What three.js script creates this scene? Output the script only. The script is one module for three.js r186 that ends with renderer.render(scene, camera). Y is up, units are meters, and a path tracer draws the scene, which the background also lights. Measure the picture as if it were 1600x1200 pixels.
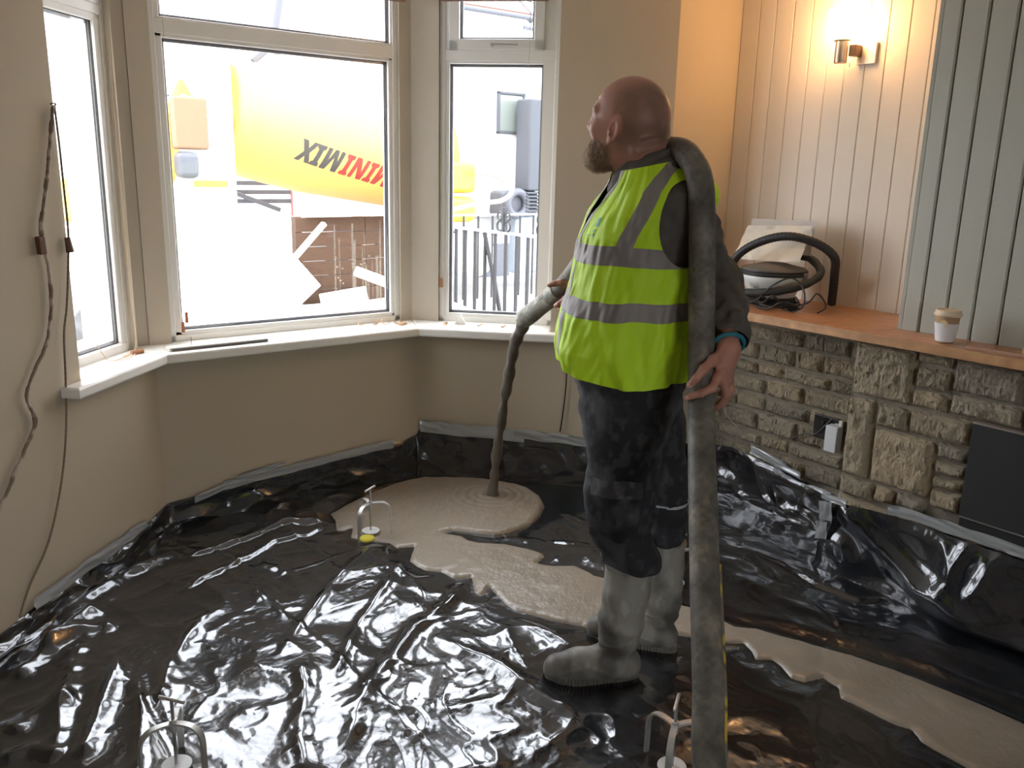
import * as THREE from 'three';
import { RoundedBoxGeometry } from 'three/addons/geometries/RoundedBoxGeometry.js';
import { mergeGeometries } from 'three/addons/utils/BufferGeometryUtils.js';

// ---------------------------------------------------------------- camera, sky, exposure
const scene = new THREE.Scene();
const renderer = new THREE.WebGLRenderer({ antialias: true });
renderer.toneMapping = THREE.LinearToneMapping;
renderer.toneMappingExposure = 1.06;
renderer.shadowMap.enabled = true;
const EYE = 1.53, AZ = 37.58 * Math.PI / 180, PITCH = 13.93 * Math.PI / 180, ROLL = 1.365 * Math.PI / 180;
const camera = new THREE.PerspectiveCamera(48.15, 4 / 3, 0.05, 300);
camera.position.set(0, EYE, 0);
{
  const f = new THREE.Vector3(Math.sin(AZ) * Math.cos(PITCH), -Math.sin(PITCH), -Math.cos(AZ) * Math.cos(PITCH));
  const r0 = new THREE.Vector3(Math.cos(AZ), 0, Math.sin(AZ)), u0 = new THREE.Vector3().crossVectors(r0, f);
  camera.up.copy(u0.multiplyScalar(Math.cos(ROLL)).addScaledVector(r0, -Math.sin(ROLL)));
  camera.lookAt(f.add(camera.position));
}
scene.background = new THREE.Color().setRGB(8.4, 8.8, 9.6);   // bright overcast sky

// ---------------------------------------------------------------- helpers
const S2 = Math.SQRT1_2;
const clamp = (x, a, b) => x < a ? a : x > b ? b : x;
const lerp = (a, b, t) => a + (b - a) * t;
const sstep = (a, b, x) => { const t = clamp((x - a) / (b - a), 0, 1); return t * t * (3 - 2 * t); };
function rng(seed) { let s = seed >>> 0; return () => { s = (s + 0x6d2b79f5) | 0; let t = Math.imul(s ^ (s >>> 15), 1 | s); t = (t + Math.imul(t ^ (t >>> 7), 61 | t)) ^ t; return ((t ^ (t >>> 14)) >>> 0) / 4294967296; }; }
const PERM = new Float32Array(4096); { const r = rng(77); for (let i = 0; i < 4096; i++) PERM[i] = r() * 2 - 1; }
const hsh = (i, j, k) => PERM[(Math.imul(i, 374761393) + Math.imul(j, 668265263) + Math.imul(k, 1442695041) >>> 7) & 4095];
function noise(x, y = 0, z = 0) {
  const i = Math.floor(x), j = Math.floor(y), k = Math.floor(z);
  let u = x - i, v = y - j, w = z - k; u = u * u * (3 - 2 * u); v = v * v * (3 - 2 * v); w = w * w * (3 - 2 * w);
  const L = (a, b, t) => a + (b - a) * t;
  return L(L(L(hsh(i, j, k), hsh(i + 1, j, k), u), L(hsh(i, j + 1, k), hsh(i + 1, j + 1, k), u), v),
    L(L(hsh(i, j, k + 1), hsh(i + 1, j, k + 1), u), L(hsh(i, j + 1, k + 1), hsh(i + 1, j + 1, k + 1), u), v), w);
}
const fbm = (x, y, z, o = 4) => { let s = 0, a = .5; for (let i = 0; i < o; i++) { s += a * noise(x, y, z); x = x * 2.03 + 7.1; y = y * 2.03 + 3.7; z = z * 2.03 + 1.3; a *= .5; } return s; };

const used = new Map();
function numbered(n) { const k = used.get(n) || 0; used.set(n, k + 1); return k ? `${n}_${String(k).padStart(3, '0')}` : n; }
const tag = (o, label, category, group) => { o.userData.label = label; o.userData.category = category; if (group) o.userData.group = group; return o; };
const shade = (o) => { o.castShadow = o.receiveShadow = true; return o; };
function thing(name, label, category, pos = [0, 0, 0], ry = 0, group) {
  const g = new THREE.Group(); g.name = numbered(name); g.position.set(...pos); g.rotation.y = ry; scene.add(g);
  return tag(g, label, category, group);
}
function part(name, geo, mat, parent, label) {
  const m = shade(new THREE.Mesh(Array.isArray(geo) ? merge(geo) : geo, mat)); m.name = parent === scene ? numbered(name) : name;
  if (label) m.userData.label = label;
  parent.add(m); return m;
}
const solo = (name, geo, mat, label, category, group) => tag(part(name, geo, mat, scene), label, category, group);
function struct(name, geo, mat, parent = scene) { const m = part(name, geo, mat, parent); if (parent === scene) m.userData.kind = 'structure'; return m; }
function merge(list) {
  return mergeGeometries(list.map((g) => { g = g.index ? g.toNonIndexed() : g.clone(); for (const k of Object.keys(g.attributes)) if (!['position', 'normal', 'uv'].includes(k)) g.deleteAttribute(k); if (!g.attributes.uv) g.setAttribute('uv', new THREE.BufferAttribute(new Float32Array(g.attributes.position.count * 2), 2)); return g; }));
}
// uv in metres by the dominant axis of each face
function metres(geo, s = 1) {
  const g = geo.index ? geo.toNonIndexed() : geo, p = g.attributes.position, uv = new Float32Array(p.count * 2), a = new THREE.Vector3(), b = new THREE.Vector3(), c = new THREE.Vector3();
  for (let i = 0; i < p.count; i += 3) {
    a.fromBufferAttribute(p, i); b.fromBufferAttribute(p, i + 1); c.fromBufferAttribute(p, i + 2);
    const n = b.clone().sub(a).cross(c.clone().sub(a)), ax = Math.abs(n.x), ay = Math.abs(n.y), az = Math.abs(n.z);
    [a, b, c].forEach((v, k) => { let q = ay >= ax && ay >= az ? [v.x, v.z] : ax > az * 1.2 ? [v.z, v.y] : az > ax * 1.2 ? [v.x, v.y] : [(v.x + (n.x * n.z > 0 ? -v.z : v.z)) * S2, v.y]; uv[(i + k) * 2] = q[0] * s; uv[(i + k) * 2 + 1] = q[1] * s; });
  }
  g.setAttribute('uv', new THREE.BufferAttribute(uv, 2)); return g;
}
const at = (g, x, y, z, rx = 0, ry = 0, rz = 0) => g.applyMatrix4(new THREE.Matrix4().compose(new THREE.Vector3(x, y, z), new THREE.Quaternion().setFromEuler(new THREE.Euler(rx, ry, rz)), new THREE.Vector3(1, 1, 1)));
const box = (w, h, d, r = 0, seg = 1) => r ? new RoundedBoxGeometry(w, h, d, seg, r) : new THREE.BoxGeometry(w, h, d);
const boxAt = (x0, x1, y0, y1, z0, z1, r = 0) => at(box(x1 - x0, y1 - y0, z1 - z0, r), (x0 + x1) / 2, (y0 + y1) / 2, (z0 + z1) / 2);
// upright prism on a footprint of [x, z] points
function prism(pts, y0, y1, bevel = 0) {
  const s = new THREE.Shape(pts.map(([x, z]) => new THREE.Vector2(x, -z)));
  const g = new THREE.ExtrudeGeometry(s, { depth: y1 - y0 - 2 * bevel, bevelEnabled: bevel > 0, bevelThickness: bevel, bevelSize: bevel, bevelOffset: -bevel, bevelSegments: 2, curveSegments: 6 });
  g.rotateX(-Math.PI / 2); g.translate(0, y0 + bevel, 0); return metres(g);
}
// sweep of a round (or flattened) section along points; r is a number or a function of t
function tube(points, r, seg = 60, sides = 12, opt = {}) {
  const c = points.getPointAt ? points : new THREE.CatmullRomCurve3(points.map((p) => new THREE.Vector3(...p)), !!opt.closed, 'centripetal');
  const fr = c.computeFrenetFrames(seg, !!opt.closed), pos = [], uv = [], idx = [], R = typeof r === 'function' ? r : () => r, len = c.getLength();
  const mean = R(.5);
  for (let i = 0; i <= seg; i++) {
    const t = i / seg, p = c.getPointAt(t), N = fr.normals[i], B = fr.binormals[i], rr = R(t);
    for (let j = 0; j <= sides; j++) {
      const a = j / sides * Math.PI * 2, q = rr * (opt.bump ? 1 + opt.bump(t, a) : 1), ca = Math.cos(a) * q, sa = Math.sin(a) * q * (opt.flat || 1);
      pos.push(p.x + N.x * ca + B.x * sa, p.y + N.y * ca + B.y * sa, p.z + N.z * ca + B.z * sa); uv.push(j / sides * mean * 6.283, t * len);
    }
  }
  for (let i = 0; i < seg; i++) for (let j = 0; j < sides; j++) { const a = i * (sides + 1) + j, b = a + sides + 1; idx.push(a, a + 1, b, b, a + 1, b + 1); }
  if (!opt.closed && !opt.open) for (const [i, e] of [[0, 1], [seg, 0]]) { const p = c.getPointAt(i / seg), k = pos.length / 3; pos.push(p.x, p.y, p.z); uv.push(0, 0); for (let j = 0; j < sides; j++) { const a = i * (sides + 1) + j; e ? idx.push(k, a + 1, a) : idx.push(k, a, a + 1); } }
  const g = new THREE.BufferGeometry(); g.setAttribute('position', new THREE.Float32BufferAttribute(pos, 3)); g.setAttribute('uv', new THREE.Float32BufferAttribute(uv, 2)); g.setIndex(idx); g.computeVertexNormals();
  for (let i = 0; i <= seg; i++) { const n = g.attributes.normal, a = i * (sides + 1), b = a + sides; const v = new THREE.Vector3(n.getX(a) + n.getX(b), n.getY(a) + n.getY(b), n.getZ(a) + n.getZ(b)).normalize(); n.setXYZ(a, v.x, v.y, v.z); n.setXYZ(b, v.x, v.y, v.z); }
  return g;
}
const lathe = (pts, n = 32) => new THREE.LatheGeometry(pts.map(([x, y]) => new THREE.Vector2(x, y)), n);
// grid surface from a function (u, v in 0..1) -> [x, y, z]
function sheet(f, nu, nv, uvs = [1, 1]) {
  const pos = [], uv = [], idx = [];
  for (let j = 0; j <= nv; j++) for (let i = 0; i <= nu; i++) { pos.push(...f(i / nu, j / nv)); uv.push(i / nu * uvs[0], j / nv * uvs[1]); }
  for (let j = 0; j < nv; j++) for (let i = 0; i < nu; i++) { const a = j * (nu + 1) + i, b = a + nu + 1; idx.push(a, a + 1, b, b, a + 1, b + 1); }
  const g = new THREE.BufferGeometry(); g.setAttribute('position', new THREE.Float32BufferAttribute(pos, 3)); g.setAttribute('uv', new THREE.Float32BufferAttribute(uv, 2)); g.setIndex(idx); g.computeVertexNormals(); return g;
}
// naive surface nets of a distance field f(x, y, z)
function nets(f, lo, hi, h) {
  const n = [0, 1, 2].map((k) => Math.ceil((hi[k] - lo[k]) / h) + 1), [nx, ny, nz] = n, F = new Float32Array(nx * ny * nz);
  for (let k = 0, o = 0; k < nz; k++) for (let j = 0; j < ny; j++) for (let i = 0; i < nx; i++, o++) F[o] = f(lo[0] + i * h, lo[1] + j * h, lo[2] + k * h);
  const id = new Int32Array(nx * ny * nz).fill(-1), pos = [], idx = [], sy = nx, sz = nx * ny;
  const co = [0, 1, sy, sy + 1, sz, sz + 1, sz + sy, sz + sy + 1], ed = [[0, 1], [2, 3], [4, 5], [6, 7], [0, 2], [1, 3], [4, 6], [5, 7], [0, 4], [1, 5], [2, 6], [3, 7]];
  for (let k = 0; k < nz - 1; k++) for (let j = 0; j < ny - 1; j++) for (let i = 0; i < nx - 1; i++) {
    const o = i + j * sy + k * sz; let m = 0; for (let c = 0; c < 8; c++) if (F[o + co[c]] < 0) m |= 1 << c;
    if (m === 0 || m === 255) continue;
    let x = 0, y = 0, z = 0, q = 0;
    for (const [a, b] of ed) { if (((m >> a) & 1) === ((m >> b) & 1)) continue; const fa = F[o + co[a]], fb = F[o + co[b]], t = fa / (fa - fb); x += lerp(a & 1, b & 1, t); y += lerp((a >> 1) & 1, (b >> 1) & 1, t); z += lerp(a >> 2, b >> 2, t); q++; }
    id[o] = pos.length / 3; pos.push(lo[0] + (i + x / q) * h, lo[1] + (j + y / q) * h, lo[2] + (k + z / q) * h);
  }
  const quad = (a, b, c, d, s) => { if (a < 0 || b < 0 || c < 0 || d < 0) return; s ? idx.push(a, b, c, a, c, d) : idx.push(a, c, b, a, d, c); };
  for (let k = 1; k < nz - 1; k++) for (let j = 1; j < ny - 1; j++) for (let i = 1; i < nx - 1; i++) {
    const o = i + j * sy + k * sz, s = F[o] < 0;
    if (s !== F[o + 1] < 0) quad(id[o - sy - sz], id[o - sz], id[o], id[o - sy], s);
    if (s !== F[o + sy] < 0) quad(id[o - 1 - sz], id[o - 1], id[o], id[o - sz], s);
    if (s !== F[o + sz] < 0) quad(id[o - 1 - sy], id[o - sy], id[o], id[o - 1], s);
  }
  const nor = new Float32Array(pos.length), uv = new Float32Array(pos.length / 3 * 2), e = h * .4;
  for (let v = 0; v < pos.length; v += 3) {
    const x = pos[v], y = pos[v + 1], z = pos[v + 2], a = f(x + e, y, z) - f(x - e, y, z), b = f(x, y + e, z) - f(x, y - e, z), c = f(x, y, z + e) - f(x, y, z - e), l = Math.hypot(a, b, c) || 1;
    nor[v] = a / l; nor[v + 1] = b / l; nor[v + 2] = c / l; uv[v / 3 * 2] = x + z * .8; uv[v / 3 * 2 + 1] = y + z * .25;
  }
  const g = new THREE.BufferGeometry(); g.setAttribute('position', new THREE.Float32BufferAttribute(pos, 3)); g.setAttribute('normal', new THREE.BufferAttribute(nor, 3)); g.setAttribute('uv', new THREE.BufferAttribute(uv, 2)); g.setIndex(idx); return g;
}
// cut a mesh where field(x, y, z) = 0: [part with field < 0, part with field > 0]
function cut(geo, field) {
  const g = geo.index ? geo.toNonIndexed() : geo, P = g.attributes.position.array, N = g.attributes.normal.array, U = g.attributes.uv.array, out = [[[], [], []], [[], [], []]];
  const V = (i) => [P[i * 3], P[i * 3 + 1], P[i * 3 + 2], N[i * 3], N[i * 3 + 1], N[i * 3 + 2], U[i * 2], U[i * 2 + 1]];
  const put = (o, v) => { o[0].push(v[0], v[1], v[2]); o[1].push(v[3], v[4], v[5]); o[2].push(v[6], v[7]); };
  for (let i = 0; i < P.length / 3; i += 3) {
    const v = [V(i), V(i + 1), V(i + 2)], d = v.map((q) => field(q[0], q[1], q[2]));
    if (d[0] < 0 === d[1] < 0 && d[1] < 0 === d[2] < 0) { const o = out[d[0] < 0 ? 0 : 1]; v.forEach((q) => put(o, q)); continue; }
    for (const s of [0, 1]) {
      const poly = [];
      for (let k = 0; k < 3; k++) { const a = k, b = (k + 1) % 3, ia = d[a] < 0 === !s, ib = d[b] < 0 === !s; if (ia) poly.push(v[a]); if (ia !== ib) { const t = d[a] / (d[a] - d[b]); poly.push(v[a].map((q, m) => q + (v[b][m] - q) * t)); } }
      for (let k = 1; k + 1 < poly.length; k++) [poly[0], poly[k], poly[k + 1]].forEach((q) => put(out[s], q));
    }
  }
  return out.map(([p, n, u]) => { const q = new THREE.BufferGeometry(); q.setAttribute('position', new THREE.Float32BufferAttribute(p, 3)); q.setAttribute('normal', new THREE.Float32BufferAttribute(n, 3)); q.setAttribute('uv', new THREE.Float32BufferAttribute(u, 2)); return q; });
}
const keep = (geo, field) => cut(geo, field)[0];
const inflate = (g, d) => { g = g.clone(); const p = g.attributes.position, n = g.attributes.normal; for (let i = 0; i < p.count; i++) p.setXYZ(i, p.getX(i) + n.getX(i) * d, p.getY(i) + n.getY(i) * d, p.getZ(i) + n.getZ(i) * d); return g; };
function paint(g, fn) { const p = g.attributes.position, n = g.attributes.normal, c = new Float32Array(p.count * 3); for (let i = 0; i < p.count; i++) { const q = fn(p.getX(i), p.getY(i), p.getZ(i), n.getX(i), n.getY(i), n.getZ(i)); c[i * 3] = q[0]; c[i * 3 + 1] = q[1]; c[i * 3 + 2] = q[2]; } g.setAttribute('color', new THREE.BufferAttribute(c, 3)); return g; }
const mix3 = (a, b, t) => [lerp(a[0], b[0], t), lerp(a[1], b[1], t), lerp(a[2], b[2], t)];

// ---------------------------------------------------------------- textures and materials
function tex(n, fn, rep, srgb = false) {   // fn(u, v) -> grey or [r, g, b] in 0..1, tiling
  const d = new Uint8Array(n * n * 4);
  for (let j = 0; j < n; j++) for (let i = 0; i < n; i++) { const q = fn(i / n, j / n), c = typeof q === 'number' ? [q, q, q] : q, o = (j * n + i) * 4; d[o] = clamp(c[0], 0, 1) * 255; d[o + 1] = clamp(c[1], 0, 1) * 255; d[o + 2] = clamp(c[2], 0, 1) * 255; d[o + 3] = 255; }
  const t = new THREE.DataTexture(d, n, n); t.wrapS = t.wrapT = THREE.RepeatWrapping; t.magFilter = THREE.LinearFilter; t.minFilter = THREE.LinearMipmapLinearFilter; t.generateMipmaps = true; if (rep) t.repeat.set(...rep); if (srgb) t.colorSpace = THREE.SRGBColorSpace; t.needsUpdate = true; return t;
}
// tiling noise: torus-free blend of four shifted samples
const tnoise = (u, v, s, o = 4, k = 0) => { const a = fbm(u * s, v * s, k, o), b = fbm((u - 1) * s, v * s, k, o), c = fbm(u * s, (v - 1) * s, k, o), d = fbm((u - 1) * s, (v - 1) * s, k, o); return lerp(lerp(a, b, u), lerp(c, d, u), v); };
const std = (c, rough = .8, o = {}) => new THREE.MeshStandardMaterial({ color: Array.isArray(c) ? new THREE.Color().setRGB(...c) : new THREE.Color(c), roughness: rough, ...o });
const phys = (c, rough = .8, o = {}) => new THREE.MeshPhysicalMaterial({ color: Array.isArray(c) ? new THREE.Color().setRGB(...c) : new THREE.Color(c), roughness: rough, ...o });
const T = {
  plaster: tex(512, (u, v) => .5 + .35 * tnoise(u, v, 24, 4) + .2 * tnoise(u, v, 5, 2, 9), [1, 1]),
  grain: tex(256, (u, v) => .5 + .7 * tnoise(u, v, 40, 3, 3), [6, 6]),
  fabric: tex(256, (u, v) => .5 + .22 * Math.sin(u * 6.2832 * 64) * Math.sin(v * 6.2832 * 64) + .25 * tnoise(u, v, 20, 3, 5), [5, 5]),
  stone: tex(512, (u, v) => { const w = .02 * tnoise(u, v, 8, 2, 5); return .5 + .6 * (.5 - 2 * Math.abs(tnoise(u + w, v, 30, 2, 3) * .9)) * 1 + .45 * tnoise(u, v, 60, 4, 2) + .3 * tnoise(u, v, 12, 2, 12); }, [2.2, 1.1]),
  wood: tex(512, (u, v) => { const g = tnoise(u, v, 3, 3, 1) * 2 + v * 16, r = .5 + .5 * Math.sin(6.2832 * g); const f = tnoise(u, v, 30, 3, 8); const t = .62 + .14 * r + .38 * f; return [.48 + .36 * t, .345 + .30 * t, .22 + .24 * t]; }, [1, 1], true),
  conc: tex(512, (u, v) => { const a = tnoise(u, v, 8, 5, 4), b = tnoise(u, v, 30, 3, 6); const t = .82 + .5 * a + .25 * b; return [.95 * t, .93 * t, .89 * t]; }, [3, 3], true),
  crinkle: tex(512, (u, v) => { const a = Math.abs(tnoise(u, v, 10, 3, 4)), b = Math.abs(tnoise(u, v, 22, 2, 6)); return .2 + 1.2 * a + .6 * b; }, [2.2, 2.2]),
  wet: tex(512, (u, v) => .5 + .5 * tnoise(u, v, 46, 3, 2) + .4 * tnoise(u, v, 12, 2, 7), [2.5, 2.5]),
};
T.woodAcross = T.wood.clone(); T.woodAcross.rotation = Math.PI / 2; T.woodAcross.needsUpdate = true;
const M = {
  plaster: std([.475, .40, .295], .92, { bumpMap: T.plaster, bumpScale: .0012 }),
  ceiling: std([.78, .76, .72], .95),
  upvc: phys([.74, .72, .67], .35, { clearcoat: .15 }),
  post: std([.50, .435, .345], .55, { bumpMap: T.grain, bumpScale: .0004 }),
  sill: phys([.80, .77, .70], .38, { clearcoat: .2 }),
  gasket: std([.03, .03, .032], .5), spacer: std([.33, .34, .36], .35, { metalness: .6 }),
  glass: phys([1, 1, 1], .02, { transmission: 1, thickness: 0, ior: 1.45 }),
  cream: std([.80, .715, .60], .5, { bumpMap: T.grain, bumpScale: .0005 }),
  green: std([.45, .445, .375], .42, { bumpMap: T.grain, bumpScale: .0006 }),
  dark: std([.02, .02, .02], .9),
  wood: std([1, 1, 1], .42, { map: T.wood, bumpMap: T.grain, bumpScale: .0003 }),
  mortar: std([.23, .195, .15], .98, { bumpMap: T.stone, bumpScale: .004 }),
  plastic: phys([.012, .0145, .019], .2, { ior: 1.52, clearcoat: 1, clearcoatRoughness: .05, bumpMap: T.crinkle, bumpScale: .0022, side: THREE.DoubleSide }),
  tape: phys([.40, .41, .41], .27, { metalness: .3, bumpMap: T.crinkle, bumpScale: .0015, side: THREE.DoubleSide }),
  screed: phys([.32, .275, .215], .29, { bumpMap: T.wet, bumpScale: .0024 }),
  steel: std([.60, .59, .57], .3, { metalness: .9 }),
  zinc: std([.62, .61, .58], .45, { metalness: .7 }),
  hose: phys([.30, .29, .26], .62, { map: T.conc, bumpMap: T.plaster, bumpScale: .0008 }),
  cuff: std([.60, .61, .57], .7, { map: T.conc, bumpMap: T.stone, bumpScale: .001 }),
  slurry: phys([.15, .13, .105], .32, { bumpMap: T.wet, bumpScale: .002 }),
  black: std([.018, .018, .018], .55), blackgloss: phys([.012, .012, .013], .25, { clearcoat: .3 }),
  white: phys([.80, .80, .80], .35), paper: std([.72, .66, .55], .9, { side: THREE.DoubleSide }),
  brownwood: std([.12, .05, .025], .5), palewood: std([.62, .42, .25], .75, { bumpMap: T.grain, bumpScale: .0006 }),
  cordtwist: std([.22, .17, .12], .85, { bumpMap: T.grain, bumpScale: .0008 }),
  yellow: std([.75, .40, .04], .45), truckwhite: std([.8, .8, .8], .45), rubber: std([.06, .065, .075], .7), iron: std([.02, .02, .022], .6),
  fencewood: std([.135, .12, .115], .85, { map: T.wood, bumpMap: T.grain, bumpScale: .001 }),
  ground: std([.34, .33, .31], .95), render: std([.8, .8, .78], .9), rooftile: std([.22, .11, .085], .85), greydark: std([.09, .095, .11], .6), limb: std([.30, .22, .12], .9),
};
// ---------------------------------------------------------------- room shell
const A0 = [.93, -3.6], B0 = [2.17, -3.6], P0 = [.095, -2.765], P1 = [3.005, -2.765];
const Ao = [.806, -3.9], Bo = [2.294, -3.9], P0o = [-.117, -2.977], P1o = [3.217, -2.977];
const CEIL = 2.62, SILLY = .78, XR = 3.42, XL = -1.7, ZB = 3.2;
const onLeft = (d, off, y = 0) => [.93 - S2 * d - S2 * off, y, -3.6 + S2 * d - S2 * off];      // d from corner A0, off outwards
const onRight = (d, off, y = 0) => [2.17 + S2 * d + S2 * off, y, -3.6 + S2 * d - S2 * off];
const xz = (q) => [q[0], q[2]];
struct('floor', prism([[XL, ZB], [XR + .3, ZB], [XR + .3, -2.8], P1o, Bo, Ao, P0o, [XL, -2.8]], -.3, -.02), std([.25, .24, .22], .95, { bumpMap: T.plaster, bumpScale: .003 }));
struct('ceiling', prism([[XL - .3, ZB + .3], [XR + .4, ZB + .3], [XR + .4, -3.05], P1o, Bo, Ao, P0o, [XL - .3, -3.05]], CEIL, CEIL + .25), M.ceiling);
// low walls of the bay
const BW = .735;
struct('wall_bay_left', prism([P0, A0, Ao, P0o], -.02, BW), M.plaster);
struct('wall_bay_centre', prism([A0, B0, Bo, Ao], -.02, BW), M.plaster);
struct('wall_bay_right', prism([B0, P1, P1o, Bo], -.02, BW), M.plaster);
// full-height piers either side of the bay, bullnosed at the reveal
const pierL = xz(onLeft(.487, 0)), pierLo = xz(onLeft(.487, .3)), pierR = xz(onRight(.66, 0)), pierRo = xz(onRight(.66, .3));
struct('wall_pier_left', prism([pierL, P0, P0o, pierLo].reverse(), BW, CEIL), M.plaster);
struct('wall_pier_right', prism([pierR, P1, P1o, pierRo], BW, CEIL), M.plaster);
// lintel over the bay windows
struct('wall_lintel', [prism([pierL, A0, Ao, pierLo], 2.42, CEIL), prism([A0, B0, Bo, Ao], 2.42, CEIL), prism([B0, pierR, pierRo, Bo], 2.42, CEIL)], M.plaster);
struct('wall_front', [prism([[XL, -2.765], P0, P0o, [XL, -3.06]].reverse(), -.02, CEIL), prism([P1, [XR + .3, -2.765], [XR + .3, -3.06], P1o].reverse(), -.02, CEIL)], M.plaster);
struct('wall_left', prism([[XL - .25, ZB + .25], [XL, ZB + .25], [XL, -3.06], [XL - .25, -3.06]], -.02, CEIL), M.plaster);
// back wall with a wide glazed garden opening behind the camera
struct('wall_back', [prism([[XL, ZB], [-.9, ZB], [-.9, ZB + .25], [XL, ZB + .25]], -.02, CEIL), prism([[.55, ZB], [XR + .3, ZB], [XR + .3, ZB + .25], [.55, ZB + .25]], -.02, CEIL), prism([[-.9, ZB], [.55, ZB], [.55, ZB + .25], [-.9, ZB + .25]], 2.1, CEIL)], M.plaster);
{
  const d = new THREE.Group(); d.name = 'door_1'; d.userData.kind = 'structure'; scene.add(d);
  const bars = []; for (const x of [-.9, -.2, .48]) bars.push(boxAt(x, x + .07, 0, 2.1, ZB + .08, ZB + .15)); bars.push(boxAt(-.9, .55, 2.02, 2.1, ZB + .08, ZB + .15), boxAt(-.9, .55, -.02, .06, ZB + .08, ZB + .15));
  part('door_frame', bars, M.upvc, d);
  part('pane', boxAt(-.83, .48, .06, 2.02, ZB + .11, ZB + .114), M.glass, d);
}
// right side: alcove wall behind the boards, chimney breast and pier
const ZC = -1.635, XG = 3.08, XP = 2.975;
const wallR = struct('wall_right', boxAt(XR + .02, XR + .3, -.02, CEIL, -2.765, ZB), M.mortar);
const UPRIGHT = new THREE.Quaternion().setFromRotationMatrix(new THREE.Matrix4().makeBasis(new THREE.Vector3(0, 0, -1), new THREE.Vector3(-1, 0, 0), new THREE.Vector3(0, 1, 0)));
// timber boards of the alcove
{
  const R = rng(5), geoCache = [];
  const G = (w, k) => { const key = w.toFixed(3) + k; if (!geoCache[key]) { const s = new THREE.Shape(), c = .003, t = .018; s.moveTo(0, 0); s.lineTo(w, 0); s.lineTo(w, t - c); s.lineTo(w - c, t); s.lineTo(c, t); s.lineTo(0, t - c); const g = new THREE.ExtrudeGeometry(s, { depth: 1.63, bevelEnabled: false }); geoCache[key] = metres(g); } return geoCache[key]; };
  let z = -2.765, i = 0; const W = [.10, .088, .096, .094, .092, .088, .092, .088, .090, .094, .092, .09, .09];
  for (const w of W) {
    const m = part('board', G(w - .0016, i % 3), M.cream, wallR); m.position.set(XR + .02, .988, z + w - .0008); m.quaternion.copy(UPRIGHT); z += w; i++;
  }
  part('board_backing', boxAt(XR + .019, XR + .0205, .988, CEIL, -2.765, -1.5), M.cream, wallR);
}
const breast = new THREE.Group(); breast.name = 'wall_chimney_breast'; breast.userData.kind = 'structure'; scene.add(breast);
struct('breast_core', boxAt(XG + .019, XR + .03, .988, CEIL, ZC + .006, .6), M.green, breast);
{
  const mk = (w) => { const s = new THREE.Shape(), c = .005, t = .018; s.moveTo(0, 0); s.lineTo(w, 0); s.lineTo(w, t - c); s.lineTo(w - c, t); s.lineTo(c, t); s.lineTo(0, t - c); return metres(new THREE.ExtrudeGeometry(s, { depth: 1.63, bevelEnabled: false })); };
  const g2 = mk(.0862), gs = mk(.062);
  let z = ZC;
  const put = (g, w, zz) => { const m = part('board', g, M.green, breast); m.quaternion.copy(UPRIGHT); m.position.set(XG + .019, .988, zz + w); };
  put(gs, .066, z); z += .0665;
  for (let k = 0; k < 7; k++) { put(g2, .092, z); z += .0925; }
  // side return board facing the alcove
  part('return_board', boxAt(XG + .004, XR, .988, CEIL, ZC - .012, ZC + .004, .002), M.green, breast);
  part('plain_panel', boxAt(XG + .004, XG + .02, .988, CEIL, z, .6), M.green, breast);
}
// stone: one rough block per stone, joints recessed into mortar
const stoneMats = [[.30, .245, .165], [.335, .275, .19], [.27, .225, .155], [.355, .28, .185], [.25, .215, .16], [.31, .26, .19]].map((c) => std(c, .95, { bumpMap: T.stone, bumpScale: .016 }));
function stone(parent, xf, z0, z1, y0, y1, depth, seed, mat, facing = -1) {   // face towards -x at xf
  const w = z1 - z0, h = y1 - y0, nu = Math.max(4, Math.round(w / .009)), nv = Math.max(4, Math.round(h / .009));
  const g = sheet((u, v) => {
    const e = Math.min(u * w, (1 - u) * w, v * h, (1 - v) * h), z = lerp(z0, z1, u), y = lerp(y0, y1, v);
    const jz = .006 * noise(y * 14, seed), jy = .005 * noise(z * 14, seed + 9);
    const prof = depth * Math.pow(clamp(e / .016, 0, 1), .55);
    const rough = (.010 * fbm(z * 24, y * 13 + seed * 3.7, seed, 4) + .013 * Math.abs(noise(z * 64 + 3 * noise(y * 30), y * 24, seed)) + .008 * noise(z * 9, y * 9, seed)) * sstep(0, .012, e);
    return [xf + depth - prof - rough, y + jy * (1 - Math.abs(2 * v - 1)) + (v === 0 || v === 1 ? jy : 0), z + (u === 0 || u === 1 ? jz : 0)];
  }, nu, nv);
  const gg = g; // faces look towards -x
  const p = part('stone', metres(gg), mat, parent); return p;
}
// chimney pier under the shelf
const pier = new THREE.Group(); pier.name = 'wall_pier_chimney'; pier.userData.kind = 'structure'; scene.add(pier);
part('mortar_bed', metres(boxAt(XP + .012, XR + .03, -.02, .955, -1.735, .6, .003)), M.mortar, pier);
const PIER = [[-1.738,.735,-1.505,.94],[-1.497,.9,-1.372,.94],[-1.492,.808,-1.371,.888],[-1.497,.738,-1.376,.798],[-1.364,.82,-1.13,.94],[-1.362,.742,-1.13,.81],[-1.498,.64,-1.272,.73],[-1.74,.415,-1.635,.724],[-1.622,.634,-1.507,.726],[-1.624,.415,-1.394,.625],[-1.384,.577,-1.27,.633],[-1.386,.518,-1.27,.568],[-1.386,.468,-1.27,.509],[-1.386,.39,-1.27,.46],[-1.74,.333,-1.6,.406],[-1.592,.345,-1.515,.406],[-1.509,.352,-1.396,.405],[-1.122,.83,-.96,.94],[-1.122,.745,-1.0,.82],[-1.74,.2,-1.5,.325],[-1.49,.2,-1.3,.34],[-1.29,.2,-1.1,.33]];
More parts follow.
